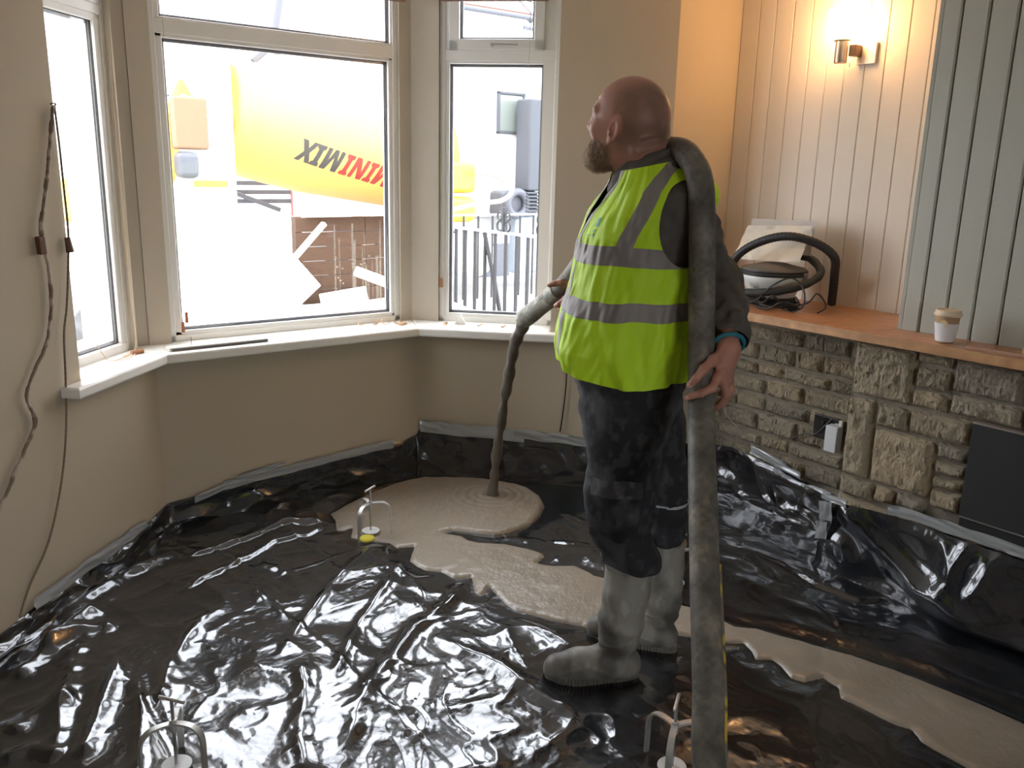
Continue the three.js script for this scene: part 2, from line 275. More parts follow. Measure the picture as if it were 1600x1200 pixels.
PIER.forEach(([z0, y0, z1, y1], i) => stone(pier, XP - .012, z0, z1, y0, y1, .026, i + 1, stoneMats[i % 6]));
{ const R = rng(8); let row = 0; for (const [y0, y1] of [[.745, .835], [.842, .94]]) { let z = -.99 + (row++ ? .04 : 0); while (z < .5) { const w = .13 + R() * .16; stone(pier, XP - .012, z, Math.min(z + w - .008, .59), y0, y1, .026, 70 + z * 3 + row, stoneMats[Math.floor(R() * 6)]); z += w; } } for (let y = .2, k = 0; y < .72; y += .13, k++) stone(pier, XP - .012, -.28, -.05 + .05 * (k % 2), y, y + .122, .026, 90 + k, stoneMats[k % 6]), stone(pier, XP - .012, -.04 + .05 * (k % 2), .28, y, y + .122, .026, 96 + k, stoneMats[(k + 2) % 6]), stone(pier, XP - .012, .288, .59, y, y + .122, .026, 102 + k, stoneMats[(k + 4) % 6]); }
// alcove stone of the same kind, laid in rough courses
const XA = 3.30;
const alc = new THREE.Group(); alc.name = 'wall_alcove_stone'; alc.userData.kind = 'structure'; scene.add(alc);
part('mortar_bed', metres(boxAt(XA + .012, XR + .03, -.02, .955, -2.765, -1.735)), M.mortar, alc);
{
  const R = rng(31); let y = .10, row = 0;
  const H = [.10, .088, .072, .098, .078, .09, .07, .092, .085, .075, .09];
  while (y < .93) {
    const h = Math.min(H[row % H.length], .945 - y); let z = -2.765 + (row % 2 ? .0 : -.06) - R() * .05;
    while (z < -1.75) { const w = .12 + R() * .17, z0 = Math.max(z, -2.76), z1 = Math.min(z + w, -1.742); if (z1 - z0 > .03) stone(alc, XA - .006, z0 + .005, z1 - .005, y + .005, y + h - .005 - R() * .006, .018 + R() * .006, 40 + row * 9 + R() * 5, stoneMats[Math.floor(R() * 6)]); z += w; }
    y += h; row++;
  }
}
// shelf that runs over alcove and pier
{
  const t = thing('mantel_shelf', 'long oak-faced shelf running over the stone alcove and the fireplace pier', 'shelf', [0, 0, 0]);
  const X0 = 2.888;
  part('shelf_board', [metres(boxAt(X0 + .006, XR + .02, .957, .99, -2.762, ZC - .012, .002)), metres(boxAt(X0 + .006, XG + .004, .957, .99, ZC - .012, .6, .002))], std([1, .86, .83], .3, { map: T.woodAcross }), t);
  part('front_lipping', metres(boxAt(X0, X0 + .008, .955, .99, -2.762, .6, .002)), M.wood, t, 'yellow oak lipping on the front edge');
}
// ---------------------------------------------------------------- sills
{
  const lip = .07, dep = .16;
  const prof = (a, b, c, d) => prism([a, b, c, d], .74, SILLY, .007);
  const la = xz(onLeft(.60, -lip)), lb = [.93 + Math.tan(Math.PI / 8) * lip, -3.6 + lip], ra = [2.17 - Math.tan(Math.PI / 8) * lip, -3.6 + lip], rb = xz(onRight(.70, -lip));
  const lO = xz(onLeft(.49, .135)), AO = [.93 - .066, -3.6 - .2], BO = [2.17 + .083, -3.6 - .2], rO = xz(onRight(.66, .2));
  const m = M.sill;
  const pl = prism([la, lb, AO, lO, xz(onLeft(.486, .02)), xz(onLeft(.486, -.001)), xz(onLeft(.60, -.001))].reverse(), .738, SILLY, .008);
  solo('window_sill', pl, m, 'white window sill under the left bay window, scattered with string', 'window sill');
  solo('window_sill', prism([lb, ra, BO, AO], .738, SILLY, .008), m, 'long white window sill under the wide middle bay window', 'window sill');
  solo('window_sill', prism([ra, rb, xz(onRight(.70, -.001)), xz(onRight(.655, -.001)), xz(onRight(.655, .02)), rO, BO], .738, SILLY, .008), m, 'white window sill under the narrow right bay window', 'window sill');
}
// ---------------------------------------------------------------- windows
// a window in its own frame: x along, y up, z into the room
function bead(g, x0, x1, y0, y1, wd, z0, z1, r = .004) { g.push(boxAt(x0, x1, y0, y0 + wd, z0, z1, r), boxAt(x0, x1, y1 - wd, y1, z0, z1, r), boxAt(x0, x0 + wd, y0, y1, z0, z1, r), boxAt(x1 - wd, x1, y0, y1, z0, z1, r)); }
function windowUnit(name, origin, ang, x0, x1, lights, fx) {
  const w = new THREE.Group(); w.name = name; w.userData.kind = 'structure'; w.position.set(...origin); w.rotation.y = ang; scene.add(w);
  const g = []; bead(g, x0, x1, SILLY - .002, 2.42, fx.w, -.07, 0);
  for (const y of fx.transom) g.push(boxAt(x0 + .02, x1 - .02, y[0], y[1], -.07, -.001, .004));
  for (const b of fx.fill || []) g.push(boxAt(b[0], b[1], SILLY, 2.42, -.068, -.0045, 0));
  part('window_frame', g, M.upvc, w);
  for (const l of lights) {
    const s = []; bead(s, l[0], l[1], l[2], l[3], l[4], -.055, l[5] || -.006, .006); const sash = part('sash', s, M.upvc, w);
    const a = l[0] + l[4], b = l[1] - l[4], c = l[2] + l[4], d = l[3] - l[4];
    const k = []; bead(k, a - .002, b + .002, c - .002, d + .002, .0045, -.03, -.022, 0); part('gasket', k, M.gasket, sash);
    const q = []; bead(q, a, b, c, d, .012, -.046, -.034, 0); part('spacer', q, M.spacer, sash);
    part('pane', boxAt(a - .004, b + .004, c - .004, d + .004, -.028, -.024), M.glass, sash);
    if (l[6]) { const h = []; h.push(boxAt(l[6] - .03, l[6] + .02, l[2] + .012, l[2] + .032, -.006, .004, .002), at(new THREE.CylinderGeometry(.008, .008, .02, 12), l[6] - .012, l[2] + .022, .01, Math.PI / 2), boxAt(l[6] - .02, l[6] + .11, l[2] + .02, l[2] + .03, .014, .022, .003)); part('handle', h, std([.55, .54, .52], .28, { metalness: .8 }), sash); }
  }
  return w;
}
const win2 = windowUnit('window_2', [2.17, 0, -3.77], 0, -1.13, .005, [[-1.105, -.012, SILLY + .012, 2.048, .033], [-1.105, -.005, 2.068, 2.4, .028]], { w: .03, transom: [[2.03, 2.088]] });
const win3 = windowUnit('window_3', onRight(0, .17), -Math.PI / 4, .074, .655, [[.098, .596, SILLY + .018, 2.042, .024], [.118, .573, 2.078, 2.38, .05, .008, .34]], { w: .03, transom: [[2.03, 2.082]], fill: [[.074, .122], [.570, .655]] });
const win1 = windowUnit('window_1', onLeft(0, .12), Math.PI / 4, -.62, .045, [[-.6, .018, SILLY - .004, 2.075, .038], [-.6, .018, 2.095, 2.4, .04, .006]], { w: .035, transom: [[2.06, 2.105]] });
{
  const R = rng(17), dirt = std([.72, .69, .62], .9, { transparent: true, opacity: .30 });
  for (let k = 0; k < 22; k++) { const x = -.36 + R() * .33, h = .12 + R() * .3, y0 = .84 + R() * .12, w = .003 + R() * R() * .016; part('dirt_streak', boxAt(x, x + w, y0, y0 + h, -.0232, -.0226), dirt, win2); }
  for (let k = 0; k < 14; k++) part('dirt_spot', at(new THREE.CylinderGeometry(.0035, .0035, .0006, 10), -.34 + R() * .28, .98 + R() * .14, -.0228, Math.PI / 2), std([.85, .84, .8], .9), win2);
}
// corner posts between the windows
struct('trim_1', [prism([xz(onLeft(-.03, .09)), [.93 - .04 , -3.6 - .155], [.93 + .02, -3.6 - .155], [.93 + .02, -3.9], [.72, -3.86], xz(onLeft(-.03, .25))].reverse(), SILLY - .03, 2.43, .003)], M.post);
struct('trim_2', prism([[.9515, -3.6 - .15], [1.043, -3.6 - .15], [1.043, -3.9], [.9515, -3.9]].reverse(), SILLY - .03, 2.43, .003), M.post);
struct('trim_3', prism([[2.172, -3.6 - .155], [2.17 + .066, -3.6 - .155], xz(onRight(.073, .155)), xz(onRight(.073, .28)), [2.29, -3.9], [2.172, -3.9]].reverse(), SILLY - .03, 2.43, .004), M.post);
// wooden curtain rails along the head of the bay
{
  const mk = (a, b, label) => { const L = Math.hypot(b[0] - a[0], b[2] - a[2]), g = box(L, .05, .03, .004); const o = solo('curtain_rail', at(g, 0, .025, 0), M.brownwood, label, 'curtain rail'); o.position.set((a[0] + b[0]) / 2, a[1], (a[2] + b[2]) / 2); o.rotation.y = -Math.atan2(b[2] - a[2], b[0] - a[0]); };
  mk([.99, 2.256, -3.63], [2.13, 2.256, -3.63], 'brown wooden curtain rail over the wide middle window');
  mk(onRight(.105, .0, 2.263), onRight(.60, .0, 2.263), 'brown wooden curtain rail over the narrow right window');
}
const SCREED= [[1.561,-3.363],[1.677,-3.424],[1.813,-3.481],[1.961,-3.527],[2.084,-3.544],[2.173,-3.53],[2.27,-3.454],[2.381,-3.346],[2.466,-3.201],[2.502,-3.102],[2.481,-2.982],[2.427,-2.881],[2.336,-2.803],[2.234,-2.749],[2.115,-2.738],[2.04,-2.756],[1.998,-2.801],[1.959,-2.852],[1.923,-2.893],[1.873,-2.902],[1.905,-2.856],[1.926,-2.818],[1.926,-2.77],[1.948,-2.731],[2.032,-2.659],[2.085,-2.561],[2.106,-2.494],[2.087,-2.455],[2.032,-2.436],[2.059,-2.397],[2.142,-2.333],[2.15,-2.259],[2.146,-2.228],[2.163,-2.196],[2.213,-2.052],[2.247,-1.883],[2.263,-1.843],[2.296,-1.735],[2.288,-1.697],[2.287,-1.66],[2.339,-1.613],[2.376,-1.514],[2.416,-1.416],[2.46,-1.318],[2.504,-1.136],[2.53,-0.963],[2.54,-0.822],[2.523,-0.573],[2.473,-0.353],[2.05,-0.358],[2.204,-0.682],[2.195,-0.814],[2.2,-0.947],[2.209,-0.964],[2.233,-0.996],[2.215,-1.034],[2.211,-1.097],[2.21,-1.143],[2.202,-1.204],[2.244,-1.239],[2.253,-1.292],[2.185,-1.31],[2.166,-1.353],[2.198,-1.414],[2.206,-1.449],[2.158,-1.483],[2.191,-1.526],[2.211,-1.57],[2.168,-1.605],[2.155,-1.619],[2.1,-1.702],[2.075,-1.735],[1.97,-1.813],[1.889,-1.885],[1.847,-1.946],[1.8,-2.016],[1.759,-2.092],[1.714,-2.185],[1.715,-2.247],[1.728,-2.308],[1.744,-2.37],[1.704,-2.343],[1.681,-2.347],[1.673,-2.377],[1.733,-2.486],[1.701,-2.495],[1.673,-2.514],[1.664,-2.586],[1.622,-2.636],[1.611,-2.684],[1.612,-2.746],[1.66,-2.807],[1.697,-2.849],[1.629,-2.873],[1.628,-2.934],[1.603,-2.959],[1.57,-3.005],[1.521,-3.078],[1.569,-3.159],[1.531,-3.151],[1.505,-3.177],[1.548,-3.284]] ;
const RIDGES= [[[[0.877,-3.234],[0.998,-3.256],[1.166,-3.282],[1.338,-3.325],[1.457,-3.293],[1.532,-3.259]],0.022,0.018],[[[0.813,-2.984],[0.926,-3.042],[1.1,-3.108],[1.243,-3.199],[1.378,-3.184],[1.537,-3.256]],0.02,0.014],[[[0.379,-2.974],[0.513,-3.094],[0.641,-3.182],[0.8,-3.26],[0.902,-3.315]],0.03,0.035],[[[0.216,-2.684],[0.299,-2.773],[0.418,-2.922],[0.539,-3.02]],0.03,0.04],[[[1.619,-2.957],[1.448,-2.855],[1.269,-2.716],[1.13,-2.581],[1.007,-2.46],[0.912,-2.341]],0.012,0.02],[[[1.645,-2.791],[1.401,-2.564],[1.218,-2.413],[1.092,-2.259],[0.982,-2.123]],0.014,0.02],[[[0.946,-2.273],[0.89,-2.11],[0.806,-1.956],[0.747,-1.782]],0.022,0.03],[[[0.839,-2.784],[0.703,-2.625],[0.617,-2.505],[0.538,-2.322]],0.018,0.02],[[[1.746,-2.482],[1.542,-2.35],[1.358,-2.265],[1.157,-2.125],[0.987,-1.967],[0.858,-1.791]],0.02,0.03],[[[0.483,-2.77],[0.492,-2.49],[0.502,-2.224],[0.5,-2.017]],0.006,0.006],[[[1.055,-3.125],[1.018,-2.86],[1.03,-2.624],[1.049,-2.48],[1.059,-2.328],[1.06,-2.109],[1.061,-1.878],[1.063,-1.615]],0.007,0.006],[[[2.801,-2.035],[2.808,-1.85],[2.758,-1.655],[2.784,-1.498],[2.884,-1.417]],0.02,0.012],[[[2.96,-1.746],[2.99,-1.623],[3.091,-1.52],[3.171,-1.401]],0.03,0.025],[[[2.798,-1.999],[2.68,-1.772]],0.012,0.01],[[[2.639,-1.616],[2.593,-1.48],[2.552,-1.429]],0.012,0.01],[[[1.385,-2.147],[1.44,-1.969],[1.45,-1.753],[1.478,-1.582]],0.015,0.03],[[[2.57,-1.946],[2.558,-1.587],[2.679,-1.289],[2.806,-1.008]],0.012,0.05],[[[3.171,-1.401],[3.122,-1.193],[3.048,-1.031]],0.03,0.05],[[[1.488,-2.934],[1.311,-2.915],[1.125,-2.911]],0.006,0.008],[[[1.952,-2.509],[2.104,-2.491],[2.134,-2.214]],0.012,0.015],[[[2.411,-2.842],[2.446,-2.554]],0.008,0.008],[[[2.197,-2.562],[2.301,-2.415]],0.01,0.01]] ;

/* LEFTR: folds on the left */ RIDGES.push(...[[[[0.275,-2.973],[0.361,-3.038],[0.476,-3.119]],0.02,0.02],[[[0.305,-2.812],[0.426,-2.867],[0.552,-2.853]],0.03,0.03],[[[0.435,-2.813],[0.367,-2.639],[0.303,-2.452],[0.264,-2.278]],0.022,0.03],[[[0.507,-2.626],[0.434,-2.471],[0.37,-2.334],[0.301,-2.19]],0.026,0.025],[[[0.164,-2.414],[0.25,-2.472],[0.356,-2.508]],0.022,0.04],[[[0.529,-2.525],[0.48,-2.291],[0.409,-2.053]],0.014,0.014],[[[0.135,-2.308],[0.21,-2.316],[0.273,-2.241]],0.02,0.03]]);
// ---------------------------------------------------------------- membrane on the floor
function polyDist(poly, x, z) {   // > 0 inside
  let d = 1e9, ins = false, bx = 0, bz = 0;
  for (let i = 0, j = poly.length - 1; i < poly.length; j = i++) {
    const [ax, az] = poly[j], [cx, cz] = poly[i], ex = cx - ax, ez = cz - az, t = clamp(((x - ax) * ex + (z - az) * ez) / (ex * ex + ez * ez), 0, 1), px = ax + ex * t, pz = az + ez * t, q = (x - px) ** 2 + (z - pz) ** 2;
    if (q < d) { d = q; bx = px; bz = pz; }
    if ((az > z) !== (cz > z) && x < (cx - ax) * (z - az) / (cz - az) + ax) ins = !ins;
  }
  return [ins ? Math.sqrt(d) : -Math.sqrt(d), bx, bz];
}
const SG = { x0: -.3, z0: -3.7, h: .02, nx: 190, nz: 190 }; SG.d = new Float32Array(SG.nx * SG.nz);
for (let j = 0; j < SG.nz; j++) for (let i = 0; i < SG.nx; i++) SG.d[j * SG.nx + i] = polyDist(SCREED, SG.x0 + i * SG.h, SG.z0 + j * SG.h)[0];
const sdScreed = (x, z) => { const u = clamp((x - SG.x0) / SG.h, 0, SG.nx - 1.001), v = clamp((z - SG.z0) / SG.h, 0, SG.nz - 1.001), i = Math.floor(u), j = Math.floor(v), a = u - i, b = v - j, o = j * SG.nx + i; return lerp(lerp(SG.d[o], SG.d[o + 1], a), lerp(SG.d[o + SG.nx], SG.d[o + SG.nx + 1], a), b); };
const RB = RIDGES.map(([p, h, w]) => { const xs = p.map((q) => q[0]), zs = p.map((q) => q[1]), m = w * 3; return { p, h, w, x0: Math.min(...xs) - m, x1: Math.max(...xs) + m, z0: Math.min(...zs) - m, z1: Math.max(...zs) + m }; });
function lineDist(p, x, z) { let d = 1e9, at = 0; for (let i = 0; i + 1 < p.length; i++) { const [ax, az] = p[i], ex = p[i + 1][0] - ax, ez = p[i + 1][1] - az, t = clamp(((x - ax) * ex + (z - az) * ez) / (ex * ex + ez * ez), 0, 1), q = Math.hypot(x - ax - ex * t, z - az - ez * t); if (q < d) { d = q; at = (i + t) / (p.length - 1); } } return [d, at]; }
const crease = (x, z, k) => 1 - Math.sqrt(Math.abs(noise(x, z, k)) + .004) * 1.25;
const BOOTS = [[1.66, -1.70, .22], [1.95, -1.75, .22]];
function floorY(x, z) {
  let h = .002;
  const wx = x + .05 * noise(x * 5, z * 5, 3), wz = z + .05 * noise(x * 5, z * 5, 8);
  const lively = (.95 + .35 * noise(x * 1.7, z * 1.7, 21)) * lerp(1, .34, sstep(1.75, 2.25, x + .25 * z + .45));
  h += .021 * (.5 + .5 * noise(wx * 4.2, wz * 2.6, 5)) + .010 * (.5 + .5 * noise(wx * 9, wz * 6, 11));
  h += lively * (.010 * Math.max(0, crease(wx * 5.5, wz * 4.2, 31)) + .0056 * Math.max(0, crease(wx * 12, wz * 10, 37)) + .0016 * crease(wx * 27, wz * 24, 41));
  for (const r of RB) { if (x < r.x0 || x > r.x1 || z < r.z0 || z > r.z1) continue; const [d, t] = lineDist(r.p, x, z); if (d > r.w * 3) continue; const end = sstep(0, .12, t) * sstep(1, .88, t) * .8 + .2; h += r.h * end * Math.exp(-((d / r.w) ** 1.5)) * (.85 + .3 * noise(x * 14, z * 14, 4)); }
  const s = sdScreed(x, z), k = sstep(.0, -.09, s); h = lerp(.004, h, .12 + .88 * k);
  for (const [bx, bz, br] of BOOTS) h *= sstep(.06, br, Math.hypot(x - bx, z - bz)) * .8 + .2;
  return h;
}
// room outline on the floor with the height the sheet is taped at; bulge = how far it stands off the wall
const WALK = [
  [[-.05, -2.62], .10], [[.219, -2.889], .09], [[.55, -3.22], .10], [[.79, -3.46], .10], [[.93, -3.6], .125], [[1.06, -3.6], .135], [[1.325, -3.6], .165], [[1.7, -3.6], .185], [[2.02, -3.6], .20], [[2.08, -3.6], .20], [[2.17, -3.6], .225], [[2.185, -3.585], .275], [[2.5, -3.27], .26], [[2.8, -2.97], .225], [[3.005, -2.765], .215], [[3.29, -2.765], .22], [[3.29, -2.5], .25], [[3.29, -2.2], .225], [[3.29, -2.0], .20], [[3.27, -1.77], .19], [[2.965, -1.765], .31], [[2.945, -1.74], .325], [[2.95, -1.5], .335], [[2.95, -1.0], .335], [[2.95, -.2], .33], [[2.95, .4], .33]];
const ROOM = [...WALK.map((w) => w[0]), [-.05, .4]];
const sheetThing = thing('membrane_sheet', 'glossy black plastic sheet lining the whole floor, turned up the walls', 'plastic sheet');
{
  const x0 = -.05, x1 = 3.3, z0 = -3.6, z1 = .4, h = .009, nx = Math.round((x1 - x0) / h), nz = Math.round((z1 - z0) / h), id = new Int32Array((nx + 1) * (nz + 1)).fill(-1), pos = [], uv = [], idx = [];
  for (let j = 0; j <= nz; j++) for (let i = 0; i <= nx; i++) {
    let x = x0 + i * h, z = z0 + j * h; const q = polyDist(ROOM, x, z);
    if (q[0] < -h * 1.01) continue;
    if (q[0] < h * .2) { x = q[1]; z = q[2]; }
    const e = Math.max(0, q[0]); id[j * (nx + 1) + i] = pos.length / 3;
    const nearBack = x < x0 + .03 || z > z1 - .03 ? 0 : 1;
    pos.push(x, floorY(x, z) * (.3 + .7 * sstep(0, .06, e)), z); uv.push(x, z);
  }
  for (let j = 0; j < nz; j++) for (let i = 0; i < nx; i++) { const a = id[j * (nx + 1) + i], b = id[j * (nx + 1) + i + 1], c = id[(j + 1) * (nx + 1) + i], d = id[(j + 1) * (nx + 1) + i + 1]; if (a >= 0 && b >= 0 && c >= 0) idx.push(a, c, b); if (b >= 0 && c >= 0 && d >= 0) idx.push(b, c, d); }
  const g = new THREE.BufferGeometry(); g.setAttribute('position', new THREE.Float32BufferAttribute(pos, 3)); g.setAttribute('uv', new THREE.Float32BufferAttribute(uv, 2)); g.setIndex(idx); g.computeVertexNormals();
  part('floor_sheet', g, M.plastic, sheetThing);
  // the upturn along the walls
  const seg = []; let L = 0; for (let i = 0; i < WALK.length; i++) { if (i) L += Math.hypot(WALK[i][0][0] - WALK[i - 1][0][0], WALK[i][0][1] - WALK[i - 1][0][1]); seg.push(L); }
  const along = (s) => { let i = 1; while (i < seg.length - 1 && seg[i] < s) i++; const t = clamp((s - seg[i - 1]) / (seg[i] - seg[i - 1]), 0, 1), [a, ha] = WALK[i - 1], [b, hb] = WALK[i]; const l = Math.hypot(b[0] - a[0], b[1] - a[1]); return [lerp(a[0], b[0], t), lerp(a[1], b[1], t), lerp(ha, hb, t), -(b[1] - a[1]) / l, (b[0] - a[0]) / l]; };
  const FOLD = [[.0, .32], [.14, .25], [.27, .175], [.42, .12], [.66, .07], [1.0, .02]];
  const foldAt = (q, y) => { const d = lineDist(FOLD, q + .03 * noise(q * 9, y * 9, 2), y + .02 * noise(q * 8, y * 8, 5))[0]; return .042 * Math.exp(-((d / .04) ** 1.6)) * sstep(-.02, .1, q) * sstep(1.1, .6, q) * sstep(.0, .05, y) + .012 * Math.exp(-(((q - .50 - .25 * (y - .2)) / .022) ** 2)) * sstep(.06, .16, y) + .010 * Math.exp(-(((q - .60 - .3 * (y - .2)) / .018) ** 2)) * sstep(.06, .16, y); };
  const up = sheet((u, v) => {
    const s = u * L, [x, z, H, nx_, nz_] = along(s);
    let ax = 0, az = 0; for (const d of [-.03, -.015, 0, .015, .03]) { const q = along(clamp(s + d, 0, L)); ax += q[3]; az += q[4]; } const m = Math.hypot(ax, az) || 1; ax /= m; az /= m;
    const y = lerp(.001, H - .006 + .008 * noise(s * 3, 5, 1), v * v * .35 + v * .65);
    const live = Math.sin(Math.PI * clamp(v, 0, 1)) ** .7, pierSide = sstep(seg[20] - .02, seg[21], s);
    const off = .006 + .045 * (1 - v) ** 3 + live * (.012 + .018 * Math.abs(noise(s * 4, v * 2, 2)) + .012 * Math.max(0, crease(s * 7 + v * 1.5, v * 2.2 - s * 2, 6)) + pierSide * .035 * (.6 + noise(s * 3, 1, 3))) + pierSide * foldAt(s - seg[21], y) + .004 * noise(s * 20, v * 6, 8) * live;
    return [x + ax * off * (1), y, z + az * off * 1];
  }, Math.round(L / .011), 30, [L, .3]);
  part('upturn', up, M.plastic, sheetThing, 'strip of the sheet turned up against the walls');
}
// silver tape strips holding the upturned edge: ribbons that follow the wall
function tapeStrip(p, q, w, label, seed, nrm, lift = .010) {
  const L = Math.hypot(q[0] - p[0], q[1] - p[1], q[2] - p[2]), n = Math.round(L / .012);
  const g = sheet((u, v) => { const s = u * L, y = lerp(p[1], q[1], u) + (v - .5) * w + .006 * noise(s * 4, seed) + .003 * noise(s * 14, seed, v * 2); const k = lift + .009 * Math.max(0, crease(s * 8 + v * 2.2, v * 1.5 - s * 3, seed)) + (u < .02 || u > .98 ? .004 * v : 0); return [lerp(p[0], q[0], u) + nrm[0] * k, y, lerp(p[2], q[2], u) + nrm[1] * k]; }, n, 6, [L, w]);
  return solo('tape_strip', g, M.tape, label, 'tape', undefined);
}
const nL = [S2, S2], nR = [-S2, S2], nC = [0, 1];
tapeStrip([.315, .105, -2.985], [.79, .118, -3.46], .042, 'long silver tape strip on the left bay wall, nearest the camera', 1, nL, .018);
tapeStrip([1.04, .118, -3.6], [1.20, .16, -3.6], .03, 'crumpled short silver tape strip by the left inner corner of the bay', 2, nC, .024);
tapeStrip([1.17, .165, -3.6], [2.02, .20, -3.6], .04, 'long silver tape strip under the wide middle window', 3, nC, .018);
tapeStrip([1.235, .188, -3.6], [1.45, .202, -3.6], .022, 'thin grey tape piece overlapping the top of the strip under the middle window', 4, nC, .021);
tapeStrip(onRight(.02, 0, .275), onRight(.55, 0, .255), .062, 'wide wrinkled silver tape strip right of the inner bay corner, behind the poured stream', 5, nR, .018);
tapeStrip(onRight(.50, 0, .262), onRight(1.1, 0, .225), .05, 'silver tape strip behind the man with a lifted wrinkled end', 6, nR, .022);
tapeStrip([3.29, .275, -2.38], [3.285, .248, -2.18], .04, 'folded silver tape piece on the alcove stone, further from the pier', 7, [-1, 0], .02);
tapeStrip([3.285, .256, -2.22], [3.28, .238, -2.09], .035, 'short flat silver tape piece on the alcove stone, nearer the pier', 8, [-1, 0], .03);
tapeStrip([2.95, .352, -1.51], [2.95, .345, -.3], .042, 'long silver tape strip along the foot of the fireplace pier', 9, [-1, 0], .016);
tapeStrip([2.95, .322, -1.765], [2.95, .318, -1.66], .03, 'small silver tape piece on top of the pier corner', 10, [-1, 0], .045);
{ const g = sheet((u, v) => [2.9 + .004 * noise(u * 5, v * 3, 2) + .015 * v, lerp(.3, .22, v) + .01 * u, -1.775 + .055 * u], 8, 8); solo('tape_strip', g, M.tape, 'upper of two square silver tape pieces on the pier corner', 'tape'); }
{ const g = sheet((u, v) => [2.895 + .004 * noise(u * 5, v * 3, 7) + .01 * v, lerp(.215, .14, v) + .012 * u, -1.775 + .05 * u], 8, 8); solo('tape_strip', g, M.tape, 'lower of two square silver tape pieces on the pier corner', 'tape'); }
// ---------------------------------------------------------------- wet screed
const POUR = [2.285, -3.098];
{
  const x0 = 1.46, x1 = 2.56, z0 = -3.58, z1 = -.34, h = .0075, nx = Math.round((x1 - x0) / h), nz = Math.round((z1 - z0) / h), id = new Int32Array((nx + 1) * (nz + 1)).fill(-1), pos = [], uv = [], idx = [];
  for (let j = 0; j <= nz; j++) for (let i = 0; i <= nx; i++) {
    let x = x0 + i * h, z = z0 + j * h; if (sdScreed(x, z) < -.03) continue;
    let [d, bx, bz] = polyDist(SCREED, x, z); if (d < -h * 1.2) continue;
    if (d < h * .45) { const wob = 1; x = bx; z = bz; d = 0; }
    const r = Math.hypot(x - POUR[0], z - POUR[1]), lip = Math.sqrt(clamp(d / .022, 0, 1));
    let y = -.004 + .0185 * lip + .004 * sstep(0, .3, d) * noise(x * 5, z * 5, 2) + .0016 * lip * noise(x * 26, z * 26, 4) + .0012 * lip * Math.max(0, noise(x * 70, z * 70, 4));
    y += .020 * Math.exp(-((r / .34) ** 2)) + (r < .2 ? .0062 * Math.sin(r * 150) * Math.exp(-r * 11) * sstep(.03, .05, r) : 0) - .008 * Math.exp(-((r / .045) ** 2));
    y += .008 * Math.exp(-(((z + 1.25) / .8) ** 2)) * Math.max(0, noise(x * 9, z * 9, 14)) * sstep(0, .1, d);
    id[j * (nx + 1) + i] = pos.length / 3; pos.push(x, y, z); uv.push(x, z);
  }
  for (let j = 0; j < nz; j++) for (let i = 0; i < nx; i++) { const a = id[j * (nx + 1) + i], b = id[j * (nx + 1) + i + 1], c = id[(j + 1) * (nx + 1) + i], d = id[(j + 1) * (nx + 1) + i + 1]; if (a >= 0 && b >= 0 && c >= 0) idx.push(a, c, b); if (b >= 0 && c >= 0 && d >= 0) idx.push(b, c, d); }
  const g = new THREE.BufferGeometry(); g.setAttribute('position', new THREE.Float32BufferAttribute(pos, 3)); g.setAttribute('uv', new THREE.Float32BufferAttribute(uv, 2)); g.setIndex(idx); g.computeVertexNormals();
  const o = solo('wet_screed', g, M.screed, 'pool and tongue of wet grey-brown liquid screed spreading over the black sheet', 'screed'); o.userData.kind = 'stuff';
}
